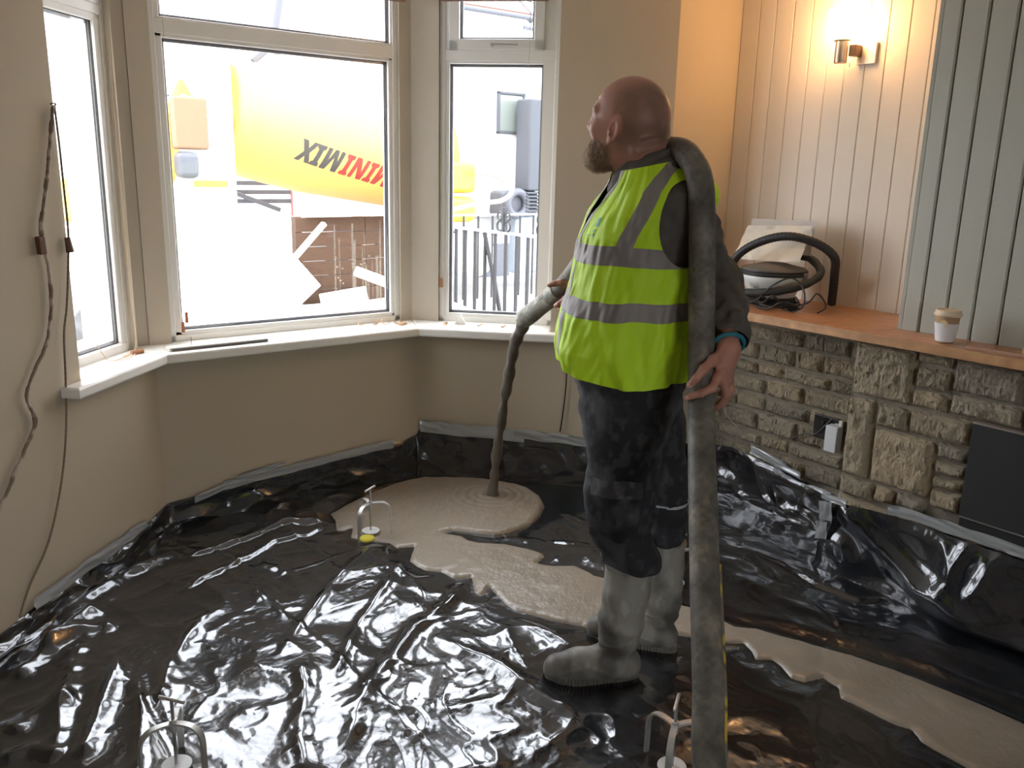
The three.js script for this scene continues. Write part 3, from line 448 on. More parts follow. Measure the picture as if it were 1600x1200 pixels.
// ---------------------------------------------------------------- depth-marker tripods
function makeTripod(label, x, z, turn, s = 1) {
  const t = thing('level_tripod', label, 'tripod', [x, .012, z], turn, 'steel depth-marker tripods standing on the sheet');
  const H = .205 * s, hub = .142 * s, Rr = .086 * s;
  part('rod', at(new THREE.CylinderGeometry(.0045, .0045, H - .02, 12), 0, (H + .02) / 2 - .0, 0), M.steel, t);
  part('handle', at(tube([[-.037, 0, 0], [0, 0, 0], [.037, 0, 0]], .0048, 6, 10), 0, H, 0), M.zinc, t);
  part('hub', [at(new THREE.CylinderGeometry(.0095, .0095, .034, 16), 0, hub - .01, 0)], M.zinc, t);
  part('float_disc', at(lathe([[0, 0], [.036, 0], [.038, .002], [.038, .005], [.036, .007], [0, .007]], 32), 0, .012, 0), M.white, t, 'white disc at the foot of the rod');
  for (let k = 0; k < 3; k++) {
    const a = k * Math.PI * 2 / 3, c = Math.cos(a), n = Math.sin(a), w = .0085, th = .003;
    const path = new THREE.CatmullRomCurve3([[.006, hub - .004], [.03, hub], [.06, hub - .002], [Rr - .006, hub - .018], [Rr, hub - .045], [Rr, .07], [Rr + .001, -.008]].map(([r, y]) => new THREE.Vector3(r * c, y, r * n)));
    // flat strip leg: broad across the bend
    const pos = [], idx = [], N = 36; const side = new THREE.Vector3(-n, 0, c);
    for (let i = 0; i <= N; i++) { const p = path.getPointAt(i / N), tg = path.getTangentAt(i / N), nn = new THREE.Vector3().crossVectors(tg, side).normalize(), ww = i > N - 4 ? w * lerp(1, .35, (i - N + 4) / 4) : w; for (const [q, e] of [[-1, -1], [1, -1], [1, 1], [-1, 1]]) pos.push(p.x + side.x * q * ww + nn.x * e * th, p.y + side.y * q * ww + nn.y * e * th, p.z + side.z * q * ww + nn.z * e * th); }
    for (let i = 0; i < N; i++) for (let q = 0; q < 4; q++) { const a0 = i * 4 + q, a1 = i * 4 + (q + 1) % 4; idx.push(a0, a1, a0 + 4, a1, a1 + 4, a0 + 4); }
    idx.push(0, 2, 1, 0, 3, 2); const e = N * 4; idx.push(e, e + 1, e + 2, e, e + 2, e + 3);
    let g = new THREE.BufferGeometry(); g.setAttribute('position', new THREE.Float32BufferAttribute(pos, 3)); g.setIndex(idx); g = g.toNonIndexed(); g.computeVertexNormals(); g.setAttribute('uv', new THREE.Float32BufferAttribute(new Float32Array(pos.length * 4), 2));
    g.deleteAttribute('uv'); part('leg', g, M.zinc, t);
  }
  return t;
}
makeTripod('small steel tripod at the near edge of the wet screed pool, under the middle window', 1.61, -3.055, -2.62);
makeTripod('small dark steel tripod at the bottom left edge of the photo on the shiny sheet', .497, -2.022, -.95);
makeTripod('small steel tripod at the bottom edge, just left of the standing hose', 1.537, -1.272, -2.55);
makeTripod('small steel tripod mostly hidden behind the standing hose and boots', 2.33, -1.985, -.3);
solo('foam_puck', at(lathe([[0, 0], [.026, .001], [.032, .007], [.03, .014], [.02, .018], [0, .019]], 24), 1.555, .022, -2.985), std([.75, .68, .08], .8), 'small yellow foam puck lying under the tripod by the screed pool', 'puck');
// ---------------------------------------------------------------- hose and the stream of screed
const HOSE = [[2.6, .042, 1.3], [1.9, .042, .35], [1.2, .09, -.45], [1.135, .25, -.74], [1.228, .386, -.92], [1.311, .485, -1.004], [1.448, .662, -1.149], [1.636, .919, -1.345], [1.688, 1.012, -1.399], [1.717, 1.169, -1.439], [1.731, 1.33, -1.465], [1.738, 1.441, -1.482], [1.751, 1.528, -1.512], [1.787, 1.585, -1.593], [1.843, 1.595, -1.723], [1.895, 1.561, -1.866], [1.951, 1.453, -2.011], [2.005, 1.291, -2.178], [2.06, 1.124, -2.383], [2.095, .973, -2.634]];
{
  const t = thing('concrete_hose', 'thick grey rubber pumping hose slung over the man\'s shoulder and held in both hands', 'hose');
  const c = new THREE.CatmullRomCurve3(HOSE.map((p) => new THREE.Vector3(...p)), false, 'centripetal');
  const g = tube(c, .034, 260, 28, { bump: (k, a) => .012 * noise(k * 40, a * .7) });
  part('hose_wall', paint(g, (x, y, z) => { const n = fbm(x * 22, y * 3.2, z * 22, 4), m = noise(x * 60, y * 9, z * 60), sp = noise(x * 38, y * 16, z * 38); const k = .82 + .30 * n + .16 * m, q = sstep(.42, .58, sp + .5 * noise(x * 4, y * 3, z * 4)); return mix3([k * .98, k * .96, k * .92], [1.5, 1.4, 1.22], q * .7); }), phys([.29, .285, .265], .56, { map: T.conc, bumpMap: T.plaster, bumpScale: .0008, vertexColors: true }), t);
  const end = [2.098, .9655, -2.646], k0 = new THREE.Vector3(2.06, 1.124, -2.383);
  part('hose_cuff', tube([[2.065, 1.108, -2.408], [2.081, 1.04, -2.52], [2.095, .973, -2.634], [2.1, .958, -2.66]], (k) => .0372 + .0015 * Math.sin(k * 9), 40, 28, { bump: (k, a) => .02 * noise(k * 8, a) }), M.cuff, t, 'pale mortar-smeared end sleeve');
  const st = []; for (let i = 0; i <= 60; i++) { const k = lerp(.36, .575, i / 60), p = c.getPointAt(k), tg = c.getTangentAt(k), v = new THREE.Vector3(-.61, .15, .793); v.addScaledVector(tg, -v.dot(tg)).normalize(); const s = new THREE.Vector3().crossVectors(tg, v).normalize(); if (s.dot(new THREE.Vector3(.793, 0, .61)) < 0) s.negate(); const dir = s.multiplyScalar(.93).addScaledVector(v, .37).normalize(); st.push([p.x + dir.x * .0338, p.y + dir.y * .0338, p.z + dir.z * .0338]); }
  part('hose_stripe', paint(tube(st, .0045, 120, 8), (x, y, z) => noise(x * 30, y * 9, z * 30) > .12 ? [.20, .18, .13] : noise(x * 90, y * 60, z * 90) > .3 ? [.1, .09, .07] : [.62, .43, .05]), std([1, 1, 1], .7, { vertexColors: true }), t, 'worn yellow stripe along the hose');
  const s = tube([[2.094, .99, -2.615], [2.105, .958, -2.655], [2.122, .925, -2.691], [2.152, .837, -2.78], [2.177, .741, -2.836], [2.202, .597, -2.902], [2.235, .427, -2.979], [2.268, .248, -3.051], [2.285, .05, -3.098], [2.287, .015, -3.102]], (k) => k > .93 ? lerp(.021, .034, (k - .93) / .07) : .0245 - .004 * k + .0035 * Math.sin(k * 34) * k + .0025 * Math.sin(k * 71 + 1) - .006 * Math.exp(-(((k - .52) / .03) ** 2)), 150, 18, { bump: (k, a) => .16 * noise(k * 26, Math.cos(a) * 1.6, Math.sin(a) * 1.6) });
  const o = solo('screed_stream', s, M.slurry, 'dark stream of liquid screed pouring from the hose end into the pool', 'screed stream');
}
// ---------------------------------------------------------------- the man with the hose
const man = thing('person', 'bald bearded man in yellow reflective vest and rubber boots, hose over his shoulder', 'person', [1.80, 0, -1.70], -AZ);
// distance helpers, in the man's own frame: x to the picture's right, z towards the camera
function cone(x, y, z, a, ra, b, rb) { const bx = b[0] - a[0], by = b[1] - a[1], bz = b[2] - a[2], px = x - a[0], py = y - a[1], pz = z - a[2], t = clamp((px * bx + py * by + pz * bz) / (bx * bx + by * by + bz * bz), 0, 1); return Math.hypot(px - bx * t, py - by * t, pz - bz * t) - (ra + (rb - ra) * t); }
function ell(x, y, z, c, r) { const a = (x - c[0]) / r[0], b = (y - c[1]) / r[1], d = (z - c[2]) / r[2], k = Math.hypot(a, b, d); if (k < 1e-6) return -Math.min(...r); return k * (k - 1) / Math.hypot(a / r[0], b / r[1], d / r[2]); }
const smin = (a, b, k) => { const h = Math.max(k - Math.abs(a - b), 0) / k; return Math.min(a, b) - h * h * k * .25; };
const smax = (a, b, k) => -smin(-a, -b, k);
function chain(x, y, z, pts, k) { let d = 1e9; for (let i = 0; i + 1 < pts.length; i++) d = smin(d, cone(x, y, z, pts[i], pts[i][3], pts[i + 1], pts[i + 1][3]), k); return d; }
const TY = 6 * Math.PI / 180, tc = Math.cos(TY), ts = Math.sin(TY);
// torso sections: height, centre x, half depth, half width
const TK = [[.80, -.045, .15, .165], [.95, -.05, .172, .185], [1.04, -.055, .186, .192], [1.13, -.055, .180, .190], [1.2, -.05, .172, .188], [1.28, -.045, .165, .192], [1.36, -.04, .157, .202], [1.42, -.024, .149, .205], [1.47, -.006, .134, .19], [1.51, -.004, .114, .155], [1.55, -.025, .088, .11], [1.60, -.035, .07, .075]];
function torso(x, y, z) {
  let i = 1; while (i < TK.length - 1 && TK[i][0] < y) i++;
  const a = TK[i - 1], b = TK[i], t = clamp((y - a[0]) / (b[0] - a[0]), 0, 1), cx = lerp(a[1], b[1], t), A = lerp(a[2], b[2], t), B = lerp(a[3], b[3], t), dx = x - cx, u = (-tc * dx + ts * z) / A, w = (ts * dx + tc * z) / B;
  const r = Math.pow(Math.abs(u) ** 2.35 + Math.abs(w) ** 2.35, 1 / 2.35); return (r - 1) * Math.min(A, B) * .95;
}
const TU = (x, y, z) => [-tc * (x + .03) + ts * z, ts * (x + .03) + tc * z];   // forward, towards his left
const ARM_N = [[.035, 1.44, .115, .078], [.098, 1.35, .085, .070], [.158, 1.25, .055, .066], [.168, 1.19, .13, .060], [.166, 1.13, .235, .047], [.165, 1.112, .262, .041]];
const ARM_F = [[-.03, 1.43, -.16, .070], [-.05, 1.30, -.27, .064], [-.065, 1.17, -.40, .058], [-.08, 1.125, -.55, .045], [-.085, 1.12, -.575, .041]];
const thin = (a, d) => a.map((q) => [q[0], q[1], q[2], q[3] - d]);
const LEG_N = [[-.05, .95, .075, .115], [-.062, .78, .085, .106], [-.072, .63, .09, .094], [-.066, .57, .09, .092], [-.044, .49, .084, .077], [-.028, .435, .077, .071], [-.024, .405, .076, .079], [-.026, .38, .075, .072]];
const LEG_F = [[.005, .95, -.085, .115], [.045, .76, -.095, .098], [.082, .60, -.105, .082], [.095, .48, -.108, .074], [.11, .36, -.11, .064]];
// head: f forward, u up, s to his left, from the centre of the skull
const HC = [-.088, 1.692, -.005], HY = 27 * Math.PI / 180, hc = Math.cos(HY), hs = Math.sin(HY);
const toHead = (x, y, z) => { const dx = x - HC[0], dz = z - HC[2]; return [-hc * dx - hs * dz, y - HC[1], -hs * dx + hc * dz]; };
function headD(X, Y, Z) {
  const [f, u, s0] = toHead(X, Y, Z), s = Math.abs(s0);
  let d = ell(f, u, s, [-.006, .0, 0], [.100, .093, .0785]);
  d = smin(d, ell(f, u, s, [-.035, -.018, 0], [.070, .070, .074]), .04);
  d = smin(d, ell(f, u, s, [.036, -.05, 0], [.064, .08, .062]), .03);
  d = smin(d, ell(f, u, s, [.046, -.108, 0], [.058, .040, .052]), .035);
  d = smin(d, ell(f, u, s, [.084, -.119, 0], [.022, .02, .024]), .03);
  d = smin(d, cone(f, u, s, [.089, .008, .012], .0075, [.078, .006, .046], .0075), .02);              // brow
  d = smin(d, ell(f, u, s, [.074, -.045, .040], [.022, .022, .020]), .022);                          // cheek
  d = smax(d, -ell(f, u, s, [.100, -.014, .033], [.016, .012, .017]), .012);                         // eye socket
  d = smin(d, ell(f, u, s, [.0795, -.015, .032], [.0115, .0105, .0125]), .003);                      // eyeball under lids
  d = smin(d, cone(f, u, s, [.094, -.004, 0], .0085, [.112, -.036, 0], .0105), .014);                // nose
  d = smin(d, ell(f, u, s, [.105, -.043, .011], [.0095, .0075, .0075]), .008);
  d = smin(d, cone(f, u, s, [.096, -.078, 0], .0075, [.086, -.080, .02], .005), .008);               // lips
  d = smin(d, cone(f, u, s, [.093, -.092, 0], .0075, [.084, -.090, .018], .005), .008);
  d = smax(d, -cone(f, u, s, [.107, -.0845, 0], .0022, [.087, -.0855, .024], .0016), .004);
  // wrinkles on the forehead and at the nape
  d += .0012 * Math.sin(u * 420 + 6 * s) * sstep(.05, .08, f) * sstep(.015, .03, u) * sstep(.07, .05, u);
  d = smin(d, cone(f, u, s, [-.078, -.068, 0], .020, [-.055, -.066, .045], .016), .014);
  d = smin(d, cone(f, u, s, [-.066, -.098, 0], .026, [-.045, -.096, .045], .020), .012);
  d += .0016 * Math.sin((u + .35 * f) * 360) * sstep(-.04, -.06, f) * sstep(-.055, -.07, u);
  // ear
  const ef = f - .012 + .24 * (u + .05), es = s - .0755 - .42 * (.010 - f);
  let e = ell(ef, u, es, [0, -.05, 0], [.0185, .033, .007]);
  e = smax(e, -ell(ef, u, es, [.004, -.051, .0075], [.0115, .0235, .0105]), .004);
  e = smin(e, ell(ef, u, es, [.009, -.077, 0], [.0075, .010, .006]), .006);
  e = smin(e, ell(ef, u, es, [.0135, -.056, .001], [.004, .006, .005]), .004);
  d = smin(d, e, .007);
  return d;
}
const neckD = (x, y, z) => smin(cone(x, y, z, [-.02, 1.48, -.012], .082, [-.055, 1.62, -.01], .066), cone(x, y, z, [-.005, 1.50, -.012], .07, [-.03, 1.62, -.01], .055), .03);
// hands
const HN = { wrist: [[.165, 1.135, .250, .027], [.163, 1.098, .283, .0285]], palm: [[.130, 1.032, .326, .0135], [.150, 1.022, .316, .0135], [.163, 1.028, .298, .0125], [.169, 1.04, .277, .0115]],
  f: [[[.130, 1.032, .326, .0115], [.112, 1.012, .351, .0105], [.084, .999, .356, .0098], [.053, .984, .343, .0085]], [[.150, 1.022, .316, .0115], [.157, .992, .323, .0108], [.152, .966, .317, .0098], [.134, .947, .306, .0085]], [[.163, 1.028, .298, .011], [.172, .997, .299, .0104], [.165, .970, .291, .0095], [.147, .953, .283, .0082]], [[.169, 1.04, .277, .0098], [.177, 1.012, .272, .0092], [.171, .989, .264, .0084], [.156, .975, .257, .0075]], [[.150, 1.092, .296, .017], [.118, 1.078, .322, .0145], [.090, 1.06, .348, .0118], [.072, 1.038, .352, .0108], [.057, 1.016, .344, .0088]]] };
const HF = { wrist: [[-.085, 1.122, -.55, .026], [-.122, 1.122, -.615, .027]], palm: [[-.180, 1.112, -.625, .013], [-.178, 1.095, -.625, .013], [-.172, 1.078, -.628, .012], [-.165, 1.065, -.632, .011]],
  f: [[[-.180, 1.108, -.63, .0115], [-.205, 1.088, -.625, .0108], [-.228, 1.068, -.63, .0095], [-.238, 1.06, -.645, .0085]], [[-.178, 1.092, -.63, .0115], [-.198, 1.068, -.624, .0108], [-.214, 1.052, -.63, .0095], [-.222, 1.046, -.645, .0085]], [[-.172, 1.078, -.632, .011], [-.19, 1.054, -.628, .0102], [-.202, 1.04, -.636, .009], [-.206, 1.036, -.65, .008]], [[-.165, 1.065, -.636, .0098], [-.178, 1.044, -.636, .009], [-.186, 1.034, -.646, .008], [-.188, 1.032, -.658, .0072]], [[-.135, 1.127, -.615, .018], [-.185, 1.137, -.618, .0145], [-.222, 1.146, -.624, .0122], [-.246, 1.142, -.628, .0108], [-.264, 1.135, -.632, .0088]]] };
function handD(x, y, z, H) {
  let d = chain(x, y, z, H.wrist, .01); const w = H.wrist[1];
  let p = 1e9; for (let i = 0; i < 4; i++) p = smin(p, cone(x, y, z, w, .022, H.palm[i], H.palm[i][3]), .012);
  for (let i = 0; i < 3; i++) p = smin(p, cone(x, y, z, H.palm[i], H.palm[i][3], H.palm[i + 1], H.palm[i + 1][3]), .008);
  d = smin(d, p, .016); let q = 1e9;
  for (let i = 0; i < 5; i++) { let c = chain(x, y, z, H.f[i], .004); for (let k = 1; k < 3; k++) { const j = H.f[i][k]; c = smin(c, Math.hypot(x - j[0], y - j[1], z - j[2]) - j[3] * 1.07, .005); } d = smin(d, c, i === 4 ? .014 : .006); }
  return d + .0005 * noise(x * 160, y * 160, z * 160);
}
{
  const core = (x, y, z) => {
    let d = torso(x, y, z) + .03; if (y > 1.55) d = 1; d = Math.max(d, .82 - y);
    d = smin(d, chain(x, y, z, thin(ARM_N, .022).slice(0, 5), .03), .04); d = smin(d, chain(x, y, z, thin(ARM_F, .022).slice(0, 4), .03), .04);
    d = smin(d, chain(x, y, z, [...thin(LEG_N, .03), [-.05, .11, .066, .026], [-.09, .06, .066, .022], [-.2, .04, .075, .025]], .03), .04); d = smin(d, chain(x, y, z, [...thin(LEG_F, .025), [.112, .11, -.115, .026], [.08, .06, -.13, .022], [-.05, .04, -.18, .025]], .03), .04);
    return smin(d, neckD(x, y, z), .03);
  };
  const skin = (x, y, z, nx, ny, nz) => {
    const n = fbm(x * 30, y * 30, z * 30, 3), m = fbm(x * 9, y * 9, z * 9, 2); let c = mix3([.44, .215, .15], [.53, .24, .165], .5 + m + .4 * n);
    if (y > 1.5) {
      const [f, u, s] = toHead(x, y, z), sa = Math.abs(s);
      const sides = sstep(.075, .03, u + .35 * f) * sstep(.028, .005, f) * sstep(-.15, -.10, u) * sstep(1.55, 1.62, y);
      const ear = sstep(1.25, .95, Math.hypot((f - .012 + .24 * (u + .05)) / .021, (u + .05) / .037)) * sstep(.066, .074, sa);
      c = mix3(c, [.20, .125, .088], clamp(sides * (.62 + .5 * n), 0, .8) * (1 - ear));
      const beard = sstep(-.062, -.085, u + .22 * (.1 - f)) * sstep(.012, .03, f + .1 * u);
      c = mix3(c, [.17, .10, .06], clamp(beard * (.7 + n), 0, .85));
      if (Math.hypot(f - .092, u + .015, sa - .034) < .011 && u < -.009 && u > -.021) c = [.09, .06, .05];
      if (f > .078 && u > .006 && u < .016 && sa > .012 && sa < .05) c = mix3(c, [.22, .13, .08], .55);
      c = mix3(c, [.50, .17, .12], ear * .45);
    } else c = mix3(c, [.60, .25, .18], sstep(.1, .4, n) * .35);
    return c;
  };
  const g1 = nets(core, [-.34, .02, -.62], [.3, 1.56, .34], .0125);
  const g2 = nets((x, y, z) => smin(headD(x, y, z), neckD(x, y, z), .028), [-.24, 1.48, -.13], [.07, 1.81, .12], .0032);
  const g3 = nets((x, y, z) => handD(x, y, z, HN), [.03, .92, .215], [.21, 1.15, .38], .0026);
  const g4 = nets((x, y, z) => handD(x, y, z, HF), [-.29, 1.0, -.70], [-.05, 1.18, -.52], .003);
  const body = paint(merge([g1, g2, g3, g4]), skin);
  part('body', body, phys([1, 1, 1], .48, { vertexColors: true, bumpMap: T.plaster, bumpScale: .0004, sheen: .2 }), man);
  // nails
  const nail = (H, i, dir) => { const e = H.f[i][H.f[i].length - 1], p = H.f[i][H.f[i].length - 2], g = new THREE.SphereGeometry(1, 12, 8); g.scale(.0055, .007, .002); const v = new THREE.Vector3(e[0] - p[0], e[1] - p[1], e[2] - p[2]).normalize(), n = new THREE.Vector3(...dir), x = new THREE.Vector3().crossVectors(v, n).normalize(); n.crossVectors(x, v).normalize(); g.applyMatrix4(new THREE.Matrix4().makeBasis(x, v, n).setPosition(e[0] + n.x * .0075 - v.x * .002, e[1] + n.y * .0075 - v.y * .002, e[2] + n.z * .0075 - v.z * .002)); return g; };
  const nailM = std([.62, .36, .29], .4); for (const [H, i, d] of [[HN, 0, [0, .3, 1]], [HN, 4, [0, .3, 1]], [HF, 4, [0, .5, 1]]]) part('nail', nail(H, i, d), nailM, man);
  // beard: a dense coat of short hairs
  const beardD = (x, y, z) => { const [f, u, s] = toHead(x, y, z), sa = Math.abs(s); let d = headD(x, y, z); const grow = lerp(-.0015, .0055, sstep(-.07, -.115, u) * sstep(.015, .07, f + .1 * u)) + .0025 * sstep(.06, .1, f) * sstep(-.07, -.09, u); d -= grow + .0025 * noise(x * 120, y * 60, z * 120) + .0015 * noise(x * 260, y * 200, z * 260); d = smin(d, ell(f, u, sa, [.091, -.118, 0], [.022, .026, .025]) - .003 * noise(x * 150, y * 60, z * 150), .02); const jaw = -.066 - .25 * (.1 - f) * (f > .06 ? .3 : 1); d = smax(d, u - jaw - .008 * noise(x * 40, y * 40, z * 40), .006); d = smax(d, .012 - (f + .12 * u) + .004 * noise(x * 60, y * 60, z * 60), .006); d = smax(d, -cone(f, u, sa, [.11, -.083, 0], .009, [.09, -.085, .022], .004), .004); return d; };
  const bg = nets(beardD, [-.24, 1.50, -.13], [.0, 1.66, .10], .0034);
  const bpaint = (x, y, z) => { const [f, u] = toHead(x, y, z), n = noise(x * 200, y * 90, z * 200); return mix3([.25, .155, .10], [.60, .50, .37], clamp(sstep(.075, .115, f) * .75 + .3 * n, 0, 1)); };
  const beard = part('beard', paint(bg, bpaint), std([1, 1, 1], .95, { vertexColors: true, bumpMap: T.grain, bumpScale: .001 }), man, 'short grey-brown beard');
  const hp = [], R = rng(9), P = bg.attributes.position, Nn = bg.attributes.normal; for (let i = 0; i < 5200; i++) { const k = Math.floor(R() * P.count), n = [Nn.getX(k), Nn.getY(k), Nn.getZ(k)], p = [P.getX(k), P.getY(k), P.getZ(k)], l = .004 + R() * .005, q = [p[0] + n[0] * l + (R() - .5) * .003 - hc * .001, p[1] + n[1] * l - .003 - R() * .003, p[2] + n[2] * l + (R() - .5) * .003], w = .00045; hp.push(p[0] - w, p[1], p[2], p[0] + w, p[1], p[2] + w, ...q); }
  const hg = new THREE.BufferGeometry(); hg.setAttribute('position', new THREE.Float32BufferAttribute(hp, 3)); hg.computeVertexNormals(); paint(hg, bpaint); const hm = part('beard_hair', hg, std([1, 1, 1], .8, { vertexColors: true, side: THREE.DoubleSide }), beard); hm.userData.kind = 'stuff';
}
// hoodie
{
  const D = (x, y, z) => {
    let d = torso(x, y, z) + .010; d = smax(d, .93 - y, .01); if (y > 1.53) d = smax(d, y - 1.565, .03);
    const fold = .009 * noise(x * 9 + y * 6, y * 17 - x * 8, z * 9) + .006 * noise(x * 24, y * 34 + x * 20, z * 24);
    let a = chain(x, y, z, ARM_N, .03); a += fold + (y < 1.22 && z > .1 ? .005 * Math.sin(z * 130 + x * 40 + 3 * noise(x * 20, y * 20, z * 20)) : .004 * Math.sin(y * 90 + z * 60 + 2.5 * noise(x * 15, y * 15, z * 15)));
    a = smin(a, ell(x, y, z, [.16, 1.145, .22], [.058, .03, .045]) + fold, .03);
    let b = chain(x, y, z, ARM_F, .03) + fold;
    d = smin(d, smin(a, b, .01), .035);
    // collapsed hood round the neck
    const yy = y - 1.568 - .34 * (x + .02), r = Math.hypot(x + .02, z + .012);
    let h = Math.hypot(r - .077, yy) - .0205 - .004 * noise(x * 30, y * 60, z * 30); const y2 = yy + .040, r2 = Math.hypot(x + .010, z + .012); h = smin(h, Math.hypot((r2 - .100) * .8, y2) - .0225 - .006 * noise(x * 22, y * 50, z * 22 + 4), .003); const y3 = yy + .018, r3 = Math.hypot(x + .016, z + .012); h = smin(h, Math.hypot(r3 - .094, y3) - .015 - .004 * noise(x * 26, y * 40, z * 26 + 9), .003);
    return smin(d, h, .008);
  };
  const g = nets(D, [-.30, .90, -.66], [.27, 1.66, .33], .0078), dark = [.108, .094, .083];
  part('hoodie', paint(keep(g, (x, y, z) => z > .2 ? -.55 * (y - 1.113) + .83 * (z - .262) : z < -.45 ? -(z + .583) : -1), (x, y, z) => { const n = fbm(x * 60, y * 60, z * 60, 2); return dark.map((c) => c * (1 + .35 * n)); }), std([1, 1, 1], .95, { vertexColors: true, bumpMap: T.fabric, bumpScale: .0008, side: THREE.DoubleSide }), man, 'grey-brown hooded sweatshirt');
  part('wristband', tube([0, 1, 2, 3, 4, 5, 6, 7].map((k) => { const a = k / 8 * Math.PI * 2, c = Math.cos(a) * .0385, q = Math.sin(a) * .0375; return [.1655 + c, 1.109 + q * .83, .2685 + q * .55]; }), .006, 60, 10, { closed: true }), std([.02, .19, .24], .6), man, 'teal wristband');
}
// vest
const VO = (y) => .002 + Math.max(0, y - 1.36) * .34;
{
  const VD = (x, y, z) => {
    let d = torso(x, y, z) - .010; const [f, w] = TU(x, y, z);
    const low = sstep(1.30, 1.0, y), a = Math.atan2(w, f);
    d -= low * .010 + low * .002 * sstep(.06, .2, f) * sstep(1.13, 1.02, y);
    d += .008 * low * noise(a * 5 + y * 3.5, y * 4, 3) + .006 * noise(a * 6 + y * 9, y * 9 - a * 4, 7) * (.5 + low) + .0032 * noise(a * 14 - y * 12, y * 24, 9);
    d -= .006 * low * Math.exp(-(((a - .95 - (1.2 - y) * 1.1) / .09) ** 2)) + .005 * low * Math.exp(-(((a - 1.6 + (1.15 - y) * .9) / .12) ** 2));
    d -= .045 * Math.exp(-(((x - .125) / .05) ** 2) - (((y - 1.49) / .04) ** 2) - (((z - .04) / .09) ** 2));
    return smax(d, y - 1.60, .02);
  };
  let g = nets(VD, [-.34, .93, -.30], [.2, 1.62, .30], .0066).toNonIndexed();
  g = keep(g, (x, y, z) => (.972 + .006 * Math.sin(x * 22) + .006 * noise(x * 12, z * 12) + .018 * sstep(-.2, -.26, x)) - y);                       // hem
  g = keep(g, (x, y, z) => y - (1.552 + .22 * (x + .04)));                                                                                     // neck
  g = keep(g, (x, y, z) => { const [f, w] = TU(x, y, z); return Math.abs(w) < .05 ? -1 : 1 - Math.hypot((f + .068) / .084, (y - 1.405) / .112); }); // armholes
  g = keep(g, (x, y, z) => { const [f, w] = TU(x, y, z); return f < 0 ? -1 : VO(y) - Math.abs(w); });                  // open front
  const yel = phys([.57, .86, .014], .62, { bumpMap: T.fabric, bumpScale: .0005, side: THREE.DoubleSide, sheen: .25, sheenColor: new THREE.Color().setRGB(.5, .7, .05) });
  const vest = part('vest', g, yel, man, 'fluorescent yellow waistcoat');
  const band = std([.255, .225, .205], .5, { side: THREE.DoubleSide, bumpMap: T.fabric, bumpScale: .0004 });
  const strip = (field, up) => inflate(keep(g, field), up);
  part('reflective_band', strip((x, y, z) => Math.abs(y - 1.318 - .004 * noise(x * 14, z * 14)) - .0255, .0014), band, vest, 'upper grey reflective band');
  part('reflective_band', strip((x, y, z) => Math.abs(y - 1.172 - .004 * noise(x * 14, z * 14, 3)) - .0245, .0014), band, vest, 'lower grey reflective band');
  const FS = [[1.25, .12], [1.345, .097], [1.37, .089], [1.405, .072], [1.44, .053], [1.485, .03], [1.52, 0], [1.56, -.045]];
  const fs = (y) => { let i = 1; while (i < FS.length - 1 && FS[i][0] < y) i++; return lerp(FS[i - 1][1], FS[i][1], (y - FS[i - 1][0]) / (FS[i][0] - FS[i - 1][0])); };
  for (const s of [1, -1]) part('shoulder_strip', strip((x, y, z) => { const [f, w] = TU(x, y, z); return y < 1.30 || w * s < .05 ? 1 : Math.abs(f - fs(y)) - .0205; }, .0018), band, vest, s > 0 ? 'grey reflective strip over the near shoulder' : 'grey reflective strip over the far shoulder');
  part('front_binding', strip((x, y, z) => { const [f, w] = TU(x, y, z); return f < .03 ? 1 : Math.abs(w) - VO(y) - .016; }, .0011), std([.48, .44, .40], .6, { side: THREE.DoubleSide }), vest, 'grey edging along the open front');
  const teal = std([.06, .34, .28], .6, { side: THREE.DoubleSide });
  const mark = (wc, yc, hw, hh) => strip((x, y, z) => { const [f, w] = TU(x, y, z); return f < 0 ? 1 : Math.max(Math.abs(w - wc) - hw, Math.abs(y - yc) - hh); }, .0012);
  part('chest_print', [mark(.100, 1.402, .009, .012), mark(.100, 1.377, .003, .008), mark(.093, 1.383, .0025, .006), ...[0, 1, 2, 3, 4, 5].map((k) => mark(.066 + k * .0085, 1.366, .003, .0032))], teal, vest, 'small teal printed emblem and line of letters');
}
